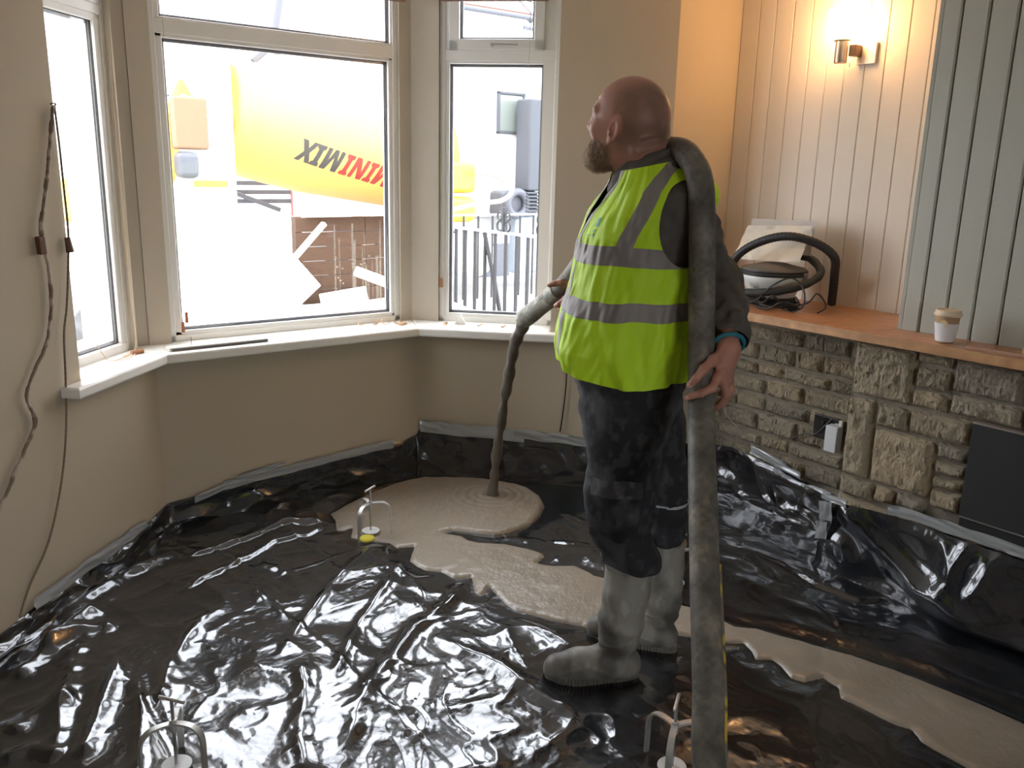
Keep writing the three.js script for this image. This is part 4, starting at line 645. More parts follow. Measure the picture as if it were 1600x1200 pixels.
// trousers
{
  const D = (x, y, z) => {
    let d = torso(x, y, z) + .022; d = smax(d, y - 1.02, .01); d = smax(d, .84 - y, .06);
    const n = chain(x, y, z, LEG_N, .03), f = chain(x, y, z, LEG_F, .03); d = smin(d, smin(n, f, .02), .07);
    d += .011 * noise(x * 9, y * 11 + x * 6, z * 9) + .006 * noise(x * 22 + y * 20, y * 26, z * 22) + 0.0055 * Math.sin(y * 66 + x * 30 + 4 * noise(x * 12, y * 10, z * 12)) * sstep(.62, .5, y) + 0.0045 * Math.sin(y * 60 + x * 50 + 3 * noise(x * 12, y * 8, z * 12)) * sstep(.82, .95, y);
    return d;
  };
  const g = nets(D, [-.26, .29, -.26], [.26, 1.04, .28], .0075);
  let cutg = keep(g, (x, y, z) => { const near = z > -.02 + .0 * x; return (near ? .398 + .12 * (-.02 - x) * -.0 - .18 * (x + .02) * .9 : .355) + .008 * noise(x * 20, z * 20) - y; });
  const dust = (x, y, z, nx) => { const n = fbm(x * 14, y * 10, z * 14, 4), m = noise(x * 60, y * 40, z * 60); const k = clamp(sstep(.0, .35, n) * .5 + (m > .35 ? .25 : 0), 0, 1) * .72; return mix3([.021, .0215, .024], [.17, .172, .176], k * .9); };
  const trM = std([1, 1, 1], .85, { vertexColors: true, bumpMap: T.fabric, bumpScale: .0006, side: THREE.DoubleSide });
  const tr = part('trousers', paint(cutg, dust), trM, man, 'dark work trousers');
  const patch = (fld, up, k = 1) => paint(inflate(keep(g, fld), up), (x, y, z, nx) => dust(x, y, z, nx).map((c) => c * k + (k - 1) * .022));
  part('cargo_pocket', patch((x, y, z) => z < .02 ? 1 : Math.max(Math.abs(x + .088) - .058, Math.abs(y - .60) - .085), .012), trM, tr);
  part('pocket_flap', patch((x, y, z) => z < .05 ? 1 : Math.max(Math.abs(x + .088) - .062, Math.abs(y - .677) - .026), .018, 1.7), trM, tr);
  part('knee_patch', patch((x, y, z) => z < .0 || nearKnee(x, y) ? 1 : -1, .004), trM, tr);
  part('reflective_piping', inflate(keep(g, (x, y, z) => z > -.0 || x < .02 ? 1 : Math.abs(y - .535 + .1 * (x - .12)) - .004), .004), std([.5, .5, .5], .5), tr);
  for (const bx of [-.02, -.13]) part('belt_loop', patch((x, y, z) => z < .04 ? 1 : Math.max(Math.abs(x - bx) - .009, Math.abs(y - .965) - .04), .006), trM, tr);
}
function nearKnee(x, y) { return Math.max(Math.abs(x + .1) - .07, Math.abs(y - .47) - .045) > 0; }
// rubber boots
function boot(shaft, foot, soleYaw, label, seed, len) {
  const D = (x, y, z) => {
    let d = chain(x, y, z, shaft, .02); let f = 1e9; for (let i = 0; i + 1 < foot.length; i++) f = smin(f, cone(x, y, z, foot[i], foot[i][3], foot[i + 1], foot[i + 1][3]), .03);
    d = smin(d, f, .032); d = smax(d, .018 - y, .012);
    d += .0015 * noise(x * 25, y * 25, z * 25) + .0022 * Math.sin(y * 85 + x * 12 + 3 * noise(x * 10, y * 8, z * 10)) * sstep(.10, .14, y) * sstep(.30, .2, y) * (seed > 1 ? 1.6 : .7);
    const sx = (x - shaft[3][0]); d -= .0026 * Math.exp(-(((y - .150 - .25 * sx) / .0055) ** 2)) + .003 * sstep(shaft[0][1] - .022, shaft[0][1] - .018, y) + .002 * Math.exp(-(((y - .072 + .35 * Math.abs(sx + .10)) / .006) ** 2)) * (sx < -.02 ? 1 : 0);
    d = smax(d, y - shaft[0][1] + .004, .004); return d;
  };
  const lo = [1e9, 0, 1e9], hi = [-1e9, shaft[0][1] + .02, -1e9]; for (const q of [...shaft, ...foot]) { lo[0] = Math.min(lo[0], q[0] - q[3] - .02); lo[2] = Math.min(lo[2], q[2] - q[3] - .02); hi[0] = Math.max(hi[0], q[0] + q[3] + .02); hi[2] = Math.max(hi[2], q[2] + q[3] + .02); }
  const g = paint(nets(D, lo, hi, .0052), (x, y, z) => { const n = fbm(x * 13, y * 8, z * 13, 5), m = noise(x * 45, y * 14, z * 45) + .5 * noise(x * 100, y * 40, z * 100), k = clamp(.5 + n * 2.4, 0, 1), s = sstep(.40, .55, m) * .8; return mix3(mix3([.10, .093, .076], [.29, .27, .23], k), [.42, .40, .35], s * clamp(.3 + n, 0, 1) + sstep(.10, .03, y) * .22 * (1 + n)); });
  const b = part('rubber_boot', g, phys([1, 1, 1], .55, { vertexColors: true, bumpMap: T.plaster, bumpScale: .0006 }), man, label);
  // ribbed sole: an outline with a tooth at every rib
  const out = []; const N = 170; const heel = foot[0], toe = foot[foot.length - 1], dx = toe[0] - heel[0], dz = toe[2] - heel[2], l = Math.hypot(dx, dz), ux = dx / l, uz = dz / l;
  for (let i = 0; i < N; i++) { const a = i / N * Math.PI * 2, t = .5 - .5 * Math.cos(a), L = l + .085, s = -.045 + t * L, w = (t < .3 ? lerp(.034, .033, t / .3) : lerp(.033, .047, sstep(.3, .72, t))), e = Math.pow(Math.abs(Math.sin(a)), .62) * w * Math.sign(Math.sin(a)), tooth = (i % 2 ? .0045 : 0), k = 1 + tooth / .04; out.push([heel[0] + ux * s - uz * e * k, heel[2] + uz * s + ux * e * k]); }
  part('sole', [prism(out, -.001, .02), prism(out.map(([x, z]) => { const mx = heel[0] + dx * .45, mz = heel[2] + dz * .45; return [mx + (x - mx) * .985, mz + (z - mz) * .96]; }), .02, .03)], std([.20, .185, .155], .8, { bumpMap: T.plaster, bumpScale: .001 }), b, 'ribbed rubber sole');
}
boot([[-.024, .412, .076, .074], [-.03, .30, .072, .068], [-.04, .21, .068, .066], [-.042, .15, .066, .062]], [[-.018, .058, .06, .050], [-.09, .06, .064, .048], [-.165, .052, .070, .046], [-.228, .042, .074, .044]], 0, 'grey rubber boot on the near foot', 1);
boot([[.118, .40, -.108, .060], [.116, .30, -.11, .060], [.115, .21, -.112, .062], [.118, .15, -.112, .058]], [[.132, .055, -.112, .046], [.06, .058, -.135, .047], [-.01, .05, -.158, .045], [-.075, .042, -.18, .043]], 0, 'mud-streaked grey rubber boot on the far foot', 2);
man.traverse((o) => { if (o.isMesh) shade(o); });
// ---------------------------------------------------------------- wall lamp
{
  const W = XR + .002, t = thing('wall_lamp', 'lit wall lamp with a glowing frosted shade on the cream boards', 'wall lamp', [W, 1.995, -2.105]);
  const cx = -.085, br = std([.55, .45, .36], .32, { metalness: .85 });
  part('back_plate', at(box(.014, .085, .085, .003), -.007, .035, .0), std([.8, .72, .64], .35, { metalness: .5 }), t);
  part('arm', at(box(.05, .045, .03, .003), -.04, .045, -.035), std([.16, .11, .08], .4, { metalness: .6 }), t);
  part('stem', at(lathe([[0, 0], [.0245, 0], [.026, .002], [.026, .084], [.034, .086], [.036, .089], [.034, .092], [0, .092]], 40), cx, -.005, -.07), br, t);
  const sh = part('shade', at(lathe([[.03, .0], [.060, .0], [.067, .006], [.068, .105], [.063, .112], [.058, .112], [.0605, .104], [.0605, .008], [.03, .005]], 48), cx, .087, -.07), new THREE.MeshPhysicalMaterial({ color: 0xffffff, roughness: .6, transmission: .5, thickness: 0, emissive: new THREE.Color().setRGB(1, .80, .42), emissiveIntensity: 7 }), t, 'glowing frosted glass shade');
  part('pull_cord', at(tube([[0, 0, 0], [.001, -.008, 0], [0, -.016, 0]], .0012, 6, 6), cx + .03, -.002, -.045), M.black, t);
  const l = new THREE.PointLight(new THREE.Color().setRGB(1, .43, .13), .36, 0, 2); l.position.set(cx, .15, -.07); l.castShadow = true; l.shadow.radius = 2; t.add(l);
  part('bulb', at(new THREE.SphereGeometry(.028, 20, 14), cx, .15, -.07), new THREE.MeshStandardMaterial({ color: 0xffffff, emissive: new THREE.Color().setRGB(1, .75, .4), emissiveIntensity: 6 }), t);
}
// ---------------------------------------------------------------- things on the shelf
{
  const t = thing('coffee_cup', 'paper takeaway coffee cup with sleeve and beige lid standing on the shelf', 'cup', [2.965, .99, -1.41]);
  part('cup_body', lathe([[0, 0], [.0275, 0], [.0285, .002], [.040, .096], [.0415, .098], [.040, .1], [.0385, .096], [.027, .006], [0, .006]], 40), std([.50, .32, .17], .6), t);
  part('sleeve', lathe([[.0296, .006], [.0308, .006], [.0392, .068], [.0376, .069], [.0292, .006]], 40), std([.80, .78, .77], .75), t, 'white card sleeve');
  part('lid', lathe([[.043, .092], [.0445, .095], [.0445, .1], [.042, .103], [.0405, .112], [.038, .1135], [.034, .109], [0, .109]], 40), std([.78, .62, .42], .45), t, 'beige plastic lid');
  part('sleeve_tab', at(new THREE.CylinderGeometry(.013, .013, .0012, 24), -.0372, .068, .008, 0, 0, Math.PI / 2 + .13), std([.70, .52, .30], .7), t);
}
{
  const t = thing('wood_strip', 'short pale timber strip with a split end lying on the right end of the shelf', 'wood strip', [2.925, .99, -1.165], .06);
  part('strip', [at(box(.02, .012, .33, .002), 0, .006, .02), at(box(.012, .004, .12, .001), -.016, .002, -.04, 0, .12, 0)], std([.52, .30, .20], .7, { bumpMap: T.grain, bumpScale: .0005 }), t);
  part('end_block', at(box(.026, .02, .05, .002), .0, .022, .05), std([.5, .34, .17], .6), t);
}
{
  const t = thing('vacuum_cleaner', 'white and black tub vacuum cleaner lying on the shelf by the boards', 'vacuum cleaner', [3.20, .99, -2.30]);
  part('tub', lathe([[0, .012], [.085, .012], [.095, .03], [.112, .07], [.1415, .105], [.142, .125], [.136, .128], [0, .128]].map(([r, y]) => [r, y]), 48), phys([.74, .74, .70], .35), t, 'white tub');
  part('rim', [at(new THREE.TorusGeometry(.139, .006, 10, 60), 0, .132, 0, Math.PI / 2), at(new THREE.TorusGeometry(.139, .005, 10, 60), 0, .145, 0, Math.PI / 2)], M.black, t);
  part('lid', lathe([[.139, .128], [.141, .15], [.132, .158], [.10, .165], [.05, .178], [0, .18]], 48), std([.15, .13, .11], .6), t, 'dusty dark lid');
  part('base', lathe([[0, 0], [.10, 0], [.108, .006], [.104, .02], [.096, .035], [0, .035]], 40), M.black, t);
  part('catch', at(box(.016, .04, .03, .004), .02, .125, .14), std([.35, .33, .3], .5), t);
  const cv = document.createElement('canvas'); cv.width = 256; cv.height = 128; const x = cv.getContext('2d'); x.fillStyle = '#c4c4bf'; x.fillRect(0, 0, 256, 128); x.fillStyle = '#1c1c1c'; x.font = 'bold 62px sans-serif'; x.fillText('MAX', 80, 90); x.font = 'bold 26px sans-serif'; x.fillText('®', 24, 50);
  const ct = new THREE.CanvasTexture(cv); ct.colorSpace = THREE.SRGBColorSpace;
  part('print', sheet((u, v) => { const a = -3.34 + u * .40, y = .062 + v * .035, r = lerp(.1085, .134, v) + .0012; return [Math.cos(a) * r, y, -Math.sin(a) * r]; }, 10, 3), std([1, 1, 1], .5, { map: ct, side: THREE.DoubleSide }), t, 'black lettering on the tub');
  part('suction_hose', tube([[-.13, .10, -.16], [-.12, .21, -.10], [-.105, .28, .02], [-.085, .302, .13], [-.04, .275, .235], [.0, .23, .282], [.08, .14, .245], [.13, .016, .215]], .018, 160, 14, { bump: (k) => .045 * Math.sin(k * 700) }), M.black, t, 'black corrugated suction hose arched over the tub');
  part('coiled_hose', tube([[.10, .21, .02], [.11, .20, .10], [.07, .15, .185], [-.02, .11, .19], [-.12, .075, .12], [-.165, .055, -.02], [-.14, .05, -.10]], .017, 90, 12, { bump: (k) => .04 * Math.sin(k * 500) }), std([.03, .032, .03], .6), t, 'second turn of black hose low round the tub');
}
{
  const R = rng(12), pts = []; let a = 0; for (let i = 0; i < 34; i++) { a += .62; const r = .07 + .035 * R(); pts.push([3.12 + Math.cos(a) * r * .75 - .05, .998 + Math.floor(i / 11) * .009 + .006 * R() + (i % 7 === 3 ? .05 * R() : 0), -2.17 + Math.sin(a) * r]); }
  solo('power_cable', tube(pts, .0042, 420, 8), M.black, 'tangled black power cable piled on the shelf in front of the tub vacuum', 'cable');
  solo('power_cable', tube([[3.08, .997, -2.33], [3.045, 1.02, -2.26], [3.05, 1.09, -2.19], [3.09, 1.125, -2.13], [3.10, 1.09, -2.08], [3.07, 1.02, -2.05], [3.06, .996, -2.08], [3.09, .995, -2.16], [3.12, 1.03, -2.06], [3.13, 1.07, -2.03], [3.14, 1.02, -1.99], [3.1, .996, -2.0]], .0038, 160, 8), std([.03, .028, .026], .5), 'thin dark cable looping up over the white tub of the vacuum', 'cable');
}
solo('paper_bag', metres(sheet((u, v) => { const z = lerp(-2.50, -2.155, u), y = lerp(1.185, 1.315, v) - .03 * (1 - v) * (1 - u) * .6 + .02 * u * v; return [3.16 + .07 * v + .012 * noise(u * 4, v * 3, 1) + .006 * noise(u * 11, v * 8, 2) + .03 * (u - .5) ** 2, y, z + .006 * noise(v * 5, u * 3, 5)]; }, 40, 24)), M.paper, 'crumpled beige paper dust bag standing on top of the tub vacuum', 'paper bag');
solo('paper_bag', metres(sheet((u, v) => { const z = lerp(-2.5, -2.17, u); return [3.262 + .02 * v + .006 * noise(u * 5, v * 3, 11), lerp(1.20, 1.345, v) + .006 * u, z]; }, 20, 12)), std([.60, .56, .50], .9, { side: THREE.DoubleSide }), 'greyer paper sheet standing behind the beige dust bag', 'paper bag');
// ---------------------------------------------------------------- sockets and fire opening
{
  const t = thing('wall_socket', 'black double wall socket on the alcove stone beside the pier', 'socket', [XA - .022, .475, -2.005]);
  part('face_plate', at(box(.012, .105, .13, .003), 0, 0, 0), M.blackgloss, t);
  for (const k of [-.02, .02]) part('switch', at(box(.006, .018, .011, .001), -.008, .022, k), M.black, t);
  const a = thing('power_adapter', 'white plug-in adapter box in the black socket by the pier', 'adapter', [XA - .028, .45, -1.95]);
  part('case', at(box(.045, .115, .058, .005, 2), -.03, 0, 0), M.white, a); part('plug_pins', at(box(.012, .03, .03, .003), -.004, .045, 0), M.white, a);
  part('cable_grip', at(box(.014, .03, .018, .003), -.018, .067, .022), std([.75, .74, .62], .5), a);
  solo('power_cable', tube([[3.275, .525, -1.985], [3.262, .50, -2.0], [3.262, .46, -2.03], [3.27, .435, -2.06], [3.272, .43, -2.10], [3.274, .40, -2.15], [3.276, .385, -2.17]], .0028, 60, 8), std([.12, .11, .10], .6), 'thin dark cable hanging across the black socket', 'cable');
  solo('power_cable', tube([[3.255, .39, -1.90], [3.22, .33, -1.86], [3.17, .27, -1.84], [3.13, .23, -1.83], [3.11, .205, -1.825]], .0042, 40, 8), std([.42, .40, .35], .6), 'grey cable dropping from the adapter behind the pier corner', 'cable');
  solo('loose_wire', tube([[3.27, .56, -2.66], [3.26, .52, -2.60], [3.265, .47, -2.57], [3.268, .41, -2.54], [3.27, .36, -2.47], [3.272, .33, -2.43]], .0016, 50, 6), std([.4, .38, .34], .5), 'thin pale wire hanging on the alcove stone beside the man\'s hand', 'wire');
}
{
  const t = thing('fireplace_panel', 'flat black panel closing the fireplace opening in the stone pier', 'fireplace panel', [XP - .03, 0, 0]);
  part('panel', at(box(.016, .332, .95, .002), -.005, .575, -.785), std([.022, .022, .022], .6), t);
  part('top_trim', at(box(.024, .007, .95, .001), -.004, .744, -.785), std([.34, .29, .24], .5, { metalness: .5 }), t);
  part('bottom_trim', at(box(.02, .0035, .95, .001), -.006, .407, -.785), M.steel, t);
  part('lower_panel', at(box(.012, .055, .95, .002), .002, .378, -.785), M.black, t);
}
// ---------------------------------------------------------------- cords, cable and litter round the bay
{
  const q = (d, y, o) => onLeft(d, -o, y), conv = (p) => p;
  solo('wall_hook', tube([[.585, 1.700, -3.243], [.589, 1.706, -3.228], [.580, 1.708, -3.222], [.572, 1.704, -3.228]], .0022, 20, 8), M.iron, 'small dark hook at the edge of the left window reveal', 'hook');
  const A1 = [[.581, 1.700, -3.230], [.566, 1.63, -3.215], [.5275, 1.449, -3.176], [.4945, 1.32, -3.143], [.4945, 1.278, -3.143], [.506, 1.184, -3.155], [.5005, 1.059, -3.149], [.4685, .939, -3.117], [.4236, .877, -3.072], [.386, .795, -3.035], [.403, .703, -3.052], [.363, .634, -3.012], [.299, .537, -2.948], [.263, .483, -2.912], [.2, .36, -2.85]];
  const c1 = thing('twisted_cord', 'thick frayed brown cord hanging from the hook in loose bends on the left wall', 'cord');
  part('cord', paint(tube(A1, .0052, 300, 9, { bump: (k, a) => .08 * Math.sin(k * 420 + a * 2) + .35 * noise(k * 70, a * 1.3) + (noise(k * 23, 4) > .55 ? .35 : 0) }), (x, y, z) => mix3([.20, .15, .11], [.46, .38, .30], sstep(.0, .5, noise(x * 30, y * 40, z * 30)))), std([1, 1, 1], .85, { vertexColors: true }), c1);
  part('toggle', at(box(.026, .058, .02, .004), .488, 1.262, -3.138, 0, .6, .05), M.brownwood, c1, 'dark wooden toggle');
  const A2 = [[.5858, 1.701, -3.2346], [.589, 1.591, -3.238], [.590, 1.427, -3.238], [.590, 1.30, -3.238], [.582, 1.216, -3.231], [.556, 1.047, -3.204], [.537, .964, -3.185], [.524, .790, -3.173], [.504, .616, -3.153], [.466, .45, -3.115], [.399, .28, -3.048], [.319, .173, -2.968], [.28, .105, -2.92]];
  const c2 = thing('twisted_cord', 'thinner straight brown cord hanging from the hook right of the frayed one', 'cord');
  part('cord', tube(A2, .0036, 260, 8, { bump: (k, a) => .12 * Math.sin(k * 600 + a * 2) }), M.cordtwist, c2);
  part('toggle', at(new THREE.CylinderGeometry(.009, .013, .05, 14), .587, 1.253, -3.234, 0, 0, .1), M.brownwood, c2, 'dark wooden toggle');
  solo('black_cable', tube([[2.665, .735, -3.08], [2.684, .7, -3.066], [2.690, .56, -3.062], [2.6836, .40, -3.068], [2.675, .285, -3.077]], .0034, 60, 8), M.black, 'thin black cable running down the wall under the right bay window sill', 'cable');
  // batten and shavings on the middle sill
  const b = thing('sill_batten', 'pale plank with a dark edge on the left end of the middle sill', 'plank', [1.19, SILLY, -3.605], .015);
  part('batten', at(box(.42, .014, .06, .002), 0, .007, 0), std([.66, .62, .54], .8, { bumpMap: T.grain, bumpScale: .001 }), b);
  part('dark_edge', at(box(.41, .010, .006, .001), .004, .006, .033), std([.10, .09, .08], .8), b); part('nail', at(new THREE.CylinderGeometry(.0012, .0012, .035, 6), -.11, .03, .0), M.iron, b);
  const R = rng(3);
  const curl = (x, z, s, label) => { const pts = []; const k = R() * 6; for (let i = 0; i < 14; i++) { const a = k + i * .55; pts.push([x + Math.cos(a) * s * (1 - i * .04), SILLY + .004 + s * .55 + Math.sin(a) * s * .5 + .001, z + i * s * .05]); } solo('wood_shaving', tube(pts, .0035, 40, 6, { flat: .25 }), M.palewood, label, 'shaving', 'wood shavings on the middle window sill'); };
  curl(1.99, -3.70, .022, 'second smallest curled wood shaving by the right corner of the middle window'); curl(2.04, -3.68, .032, 'largest curled wood shaving at the right end of the middle window sill'); curl(2.10, -3.66, .02, 'curled wood shaving nearest the right end of the middle sill'); curl(1.92, -3.71, .018, 'small curled wood shaving furthest left of the shavings on the middle sill');
  solo('wood_chip', at(box(.05, .012, .018, .002), 2.12, SILLY + .006, -3.65, 0, .5, 0), M.palewood, 'flat wood chip at the right end of the middle window sill', 'wood chip');
  { const p = onRight(.20, .10, SILLY), s = new THREE.Shape(); s.moveTo(-.03, 0); s.lineTo(.03, 0); s.lineTo(.0, .05); s.closePath(); const o = solo('wood_offcut', new THREE.ExtrudeGeometry(s, { depth: .018, bevelEnabled: false }), std([.8, .78, .72], .8), 'small white triangular offcut standing on the right sill', 'offcut'); o.position.set(...p); o.rotation.y = -.7; }
  { const p = onRight(.135, .05, SILLY + .008); solo('wood_peg', at(new THREE.CylinderGeometry(.006, .008, .045, 10), ...p, 1.2, .3, .4), M.palewood, 'small wooden peg on the left end of the right sill', 'peg'); }
  for (const [d, o, l] of [[.30, .09, 'thin wood splinter lying mid-way along the right sill'], [.42, .08, 'wood splinter nearest the hose end on the right sill']]) { const p = onRight(d, o, SILLY + .004); solo('wood_splinter', at(box(.07, .006, .012, .001), ...p, 0, .7, 0), M.palewood, l, 'splinter'); }
  // blind cords with their pulls
  const pull = (name, pts, toggleAt, label, r = .001) => { const t = thing(name, label, 'cord'); part('cord', tube(pts, r, 40, 6), std([.5, .45, .36], .8), t); if (toggleAt) for (const k of toggleAt) part('toggle', at(new THREE.CylinderGeometry(.006, .0075, .045, 12), ...k), std([.36, .13, .04], .5), t, 'brown wooden pull'); };
  pull('blind_cord', [[1.098, 2.25, -3.752], [1.101, 1.5, -3.752], [1.104, .95, -3.752]], [[1.112, .885, -3.752], [1.094, .845, -3.750]], 'blind cord with two brown wooden pulls at the left edge of the middle window');
  { const a = onRight(.505, .15, 2.25), b = onRight(.505, .15, 2.07), c = onRight(.504, .15, 1.965); pull('blind_cord', [a, b, c], null, 'thin dark cord hanging over the right window opening light', .0012); }
  { const a = onRight(.087, .16, 2.3), c = onRight(.087, .16, 1.0), k = onRight(.087, .16, .975); pull('blind_cord', [a, onRight(.0875, .16, 1.6), c], [k], 'blind cord with a single brown pull on the left frame of the right window'); }
  { const p = (d, o, y) => onLeft(d, o, y), t = thing('string_tangle', 'loose pale string with a brown wooden pull lying on the left window sill', 'string');
    part('string', tube([p(-.03, .10, 2.0), p(-.02, .10, 1.4), p(-.015, .09, .95), p(.0, .08, SILLY + .02), p(.06, .07, SILLY + .004), p(.13, .06, SILLY + .004), p(.10, .04, SILLY + .006), p(.2, .05, SILLY + .004), p(.16, .02, SILLY + .005), p(.06, .05, SILLY + .006), p(.22, .06, SILLY + .01), p(.26, .08, .86)], .0016, 140, 6), std([.62, .48, .33], .85), t);
    const k = p(.05, .045, SILLY + .009); part('toggle', at(new THREE.CylinderGeometry(.008, .009, .05, 12), ...k, 0, .3, Math.PI / 2), std([.40, .17, .08], .6), t, 'brown wooden pull'); }
}
// ---------------------------------------------------------------- outside
const GY = .02;
struct('ground', metres(boxAt(-40, 60, -.6, -.02, -60, -3.95), .3), M.ground);
struct('ground_rear', metres(boxAt(-30, 40, -.6, -.05, ZB + .26, 40), .3), M.ground);
// mixer truck in the street
{
  const t = thing('mixer_truck', 'white truck with a yellow concrete mixer drum standing in the street outside the bay', 'truck', [0, 0, 0]);
  const a = new THREE.Vector3(3.5, 2.08, -10.2), b = new THREE.Vector3(7.1, 1.56, -10.2), ax = b.clone().sub(a).normalize(), L = a.distanceTo(b), R = .72;
  const cv = document.createElement('canvas'); cv.width = 2048; cv.height = 1024; const x = cv.getContext('2d'); x.fillStyle = '#dba654'; x.fillRect(0, 0, 2048, 1024);
  const q = rng(4); for (let i = 0; i < 700; i++) { x.fillStyle = `rgba(${120 + q() * 110},${80 + q() * 70},${20 + q() * 40},.10)`; x.fillRect(q() * 2048, q() * 1024, 2 + q() * 6, 20 + q() * 120); }
  x.save(); x.translate(1140, 866); x.rotate(Math.PI); x.transform(1, .05, -.62, 1, 0, 0); x.scale(2.15, 1.08); x.lineWidth = 4; x.font = 'bold 74px sans-serif'; x.textBaseline = 'middle';
  const w1 = x.measureText('MINI').width; x.fillStyle = '#8e2b26'; x.fillText('MINI', 0, 0); x.strokeStyle = '#8e2b26'; x.strokeText('MINI', 0, 0); x.fillStyle = '#3c3a36'; x.fillText('MIX', w1 + 4, 0); x.strokeStyle = '#3c3a36'; x.strokeText('MIX', w1 + 4, 0); x.restore();
  const ct = new THREE.CanvasTexture(cv); ct.colorSpace = THREE.SRGBColorSpace; ct.anisotropy = 4;
  const prof = [[.0, 0], [.46, .0], [.58, .05], [.66, .4], [R, 1.1], [R, 2.5], [.66, 2.9], [.54, 3.3], [.45, L - .05], [0, L]];
  // the drum, turned about its axis; u runs along the axis and v round it so that the lettering stays straight
  const prf = (s) => { let i = 1; while (i < prof.length - 1 && prof[i][1] < s) i++; const p = prof[i - 1], r = prof[i]; return lerp(p[0], r[0], clamp((s - p[1]) / (r[1] - p[1] || 1), 0, 1)); };
  const up = new THREE.Vector3(0, 1, 0).addScaledVector(ax, -ax.y).normalize(), sd = new THREE.Vector3().crossVectors(ax, up).negate();   // sd faces the house
  if (sd.z < 0) sd.negate();
  const dg = sheet((u, v) => { const s = u * L, r = prf(s), g = v * Math.PI * 2 - Math.PI / 2; return [a.x + ax.x * s + (up.x * Math.sin(g) + sd.x * Math.cos(g)) * r, a.y + ax.y * s + (up.y * Math.sin(g) + sd.y * Math.cos(g)) * r, a.z + ax.z * s + (up.z * Math.sin(g) + sd.z * Math.cos(g)) * r]; }, 90, 72);
  part('drum', dg, std([1, 1, 1], .5, { map: ct, side: THREE.DoubleSide }), t, 'yellow mixer drum lettered upside down');
  const bar = (p, q2, w, h, m, nm, lab) => { const A = new THREE.Vector3(...p), B = new THREE.Vector3(...q2), l = A.distanceTo(B), g = box(l, h, w, Math.min(w, h) * .12); g.applyMatrix4(new THREE.Matrix4().makeRotationFromQuaternion(new THREE.Quaternion().setFromUnitVectors(new THREE.Vector3(1, 0, 0), B.clone().sub(A).normalize()))); g.translate((A.x + B.x) / 2, (A.y + B.y) / 2, (A.z + B.z) / 2); return part(nm, g, m, t, lab); };
  bar([2.6, .78, -9.75], [9.6, .78, -9.75], .12, .24, M.truckwhite, 'chassis_rail'); bar([2.6, .78, -10.6], [9.6, .78, -10.6], .12, .24, M.truckwhite, 'chassis_rail');
  part('hopper', lathe([[.24, 0], [.3, .05], [.62, .62], [.66, .64], [.60, .64], [.22, .02]], 28).applyMatrix4(new THREE.Matrix4().makeTranslation(3.05, 2.25, -10.2)), M.truckwhite, t);
  bar([3.1, 2.2, -9.8], [2.5, 1.35, -9.2], .5, .06, M.yellow, 'chute'); bar([3.35, .9, -9.7], [3.35, 2.9, -9.7], .26, .26, M.truckwhite, 'stand'); bar([2.75, .9, -9.6], [3.05, 2.2, -9.75], .3, .3, M.truckwhite, 'stand'); bar([3.0, 1.32, -9.5], [3.34, 1.32, -9.5], .1, .07, M.yellow, 'step');
  // pump body left of the drum
  part('pump_box', boxAt(2.66, 2.98, 1.66, 2.16, -9.1, -8.9, .03), std([.22, .13, .075], .85), t, 'tan sheet hanging on the pump');
  part('pump_motor', boxAt(2.66, 2.86, 1.38, 1.64, -9.1, -8.85, .06), M.greydark, t);
  // tyres and cab
  for (const [xx, nm] of [[5.0, 'wheel'], [5.9, 'wheel'], [8.9, 'wheel']]) part(nm, at(new THREE.TorusGeometry(.36, .14, 12, 32), xx, .46, -9.55), M.rubber, t);
  const cab = part('cab', [boxAt(6.4, 8.6, .95, 3.25, -11.1, -9.3, .12)], M.truckwhite, t, 'white cab');
  part('cab_window', at(box(.4, .46, .03, .06), 7.02, 2.25, -9.29), std([.16, .18, .16], .15), cab); part('window_rubber', (() => { const g = []; bead(g, 6.80, 7.24, 1.99, 2.51, .035, -9.305, -9.26, .01); return g; })(), M.rubber, cab);
  part('intake_stack', [boxAt(7.04, 7.36, 1.28, 2.42, -9.2, -8.9, .03), ...[0, 1, 2, 3, 4, 5].map((k) => boxAt(7.01, 7.39, 1.02 + k * .045, 1.045 + k * .045, -9.22, -8.88, .008))], M.rubber, t, 'dark ribbed intake stack');
  part('mudguard', boxAt(7.0, 7.9, .2, .95, -9.25, -9.1, .03), std([.32, .38, .44], .6), t); part('mud_flap', boxAt(6.25, 6.8, .2, .62, -9.0, -8.95, .01), M.greydark, t);
  part('fuel_tank', at(new THREE.CapsuleGeometry(.27, 1.0, 8, 24), 5.55, .52, -8.7, 0, 0, Math.PI / 2), std([.72, .70, .55], .35, { metalness: .2 }), t);
  part('drum_ring', at(new THREE.TorusGeometry(.42, .06, 12, 36).applyQuaternion(new THREE.Quaternion().setFromUnitVectors(new THREE.Vector3(0, 0, 1), ax)), 6.3, 1.45, -10.1), M.greydark, t);
  part('gear_case', [boxAt(5.75, 6.3, 1.25, 1.62, -9.4, -9.0, .06), boxAt(5.6, 6.25, .9, 1.2, -9.3, -8.9, .08)], M.yellow, t, 'yellow gear case');
  part('engine_block', [boxAt(6.7, 7.3, .95, 1.28, -9.3, -9.0, .05), at(new THREE.TorusGeometry(.15, .05, 10, 24), 6.9, 1.12, -8.95)], M.greydark, t);
  part('feed_hose', tube([[5.7, 1.06, -8.7], [6.1, 1.14, -8.65], [6.45, 1.18, -8.65], [6.62, 1.3, -8.7], [6.5, 1.45, -8.8], [6.2, 1.5, -8.9]], .03, 60, 10), std([.28, .28, .24], .6), t);
}
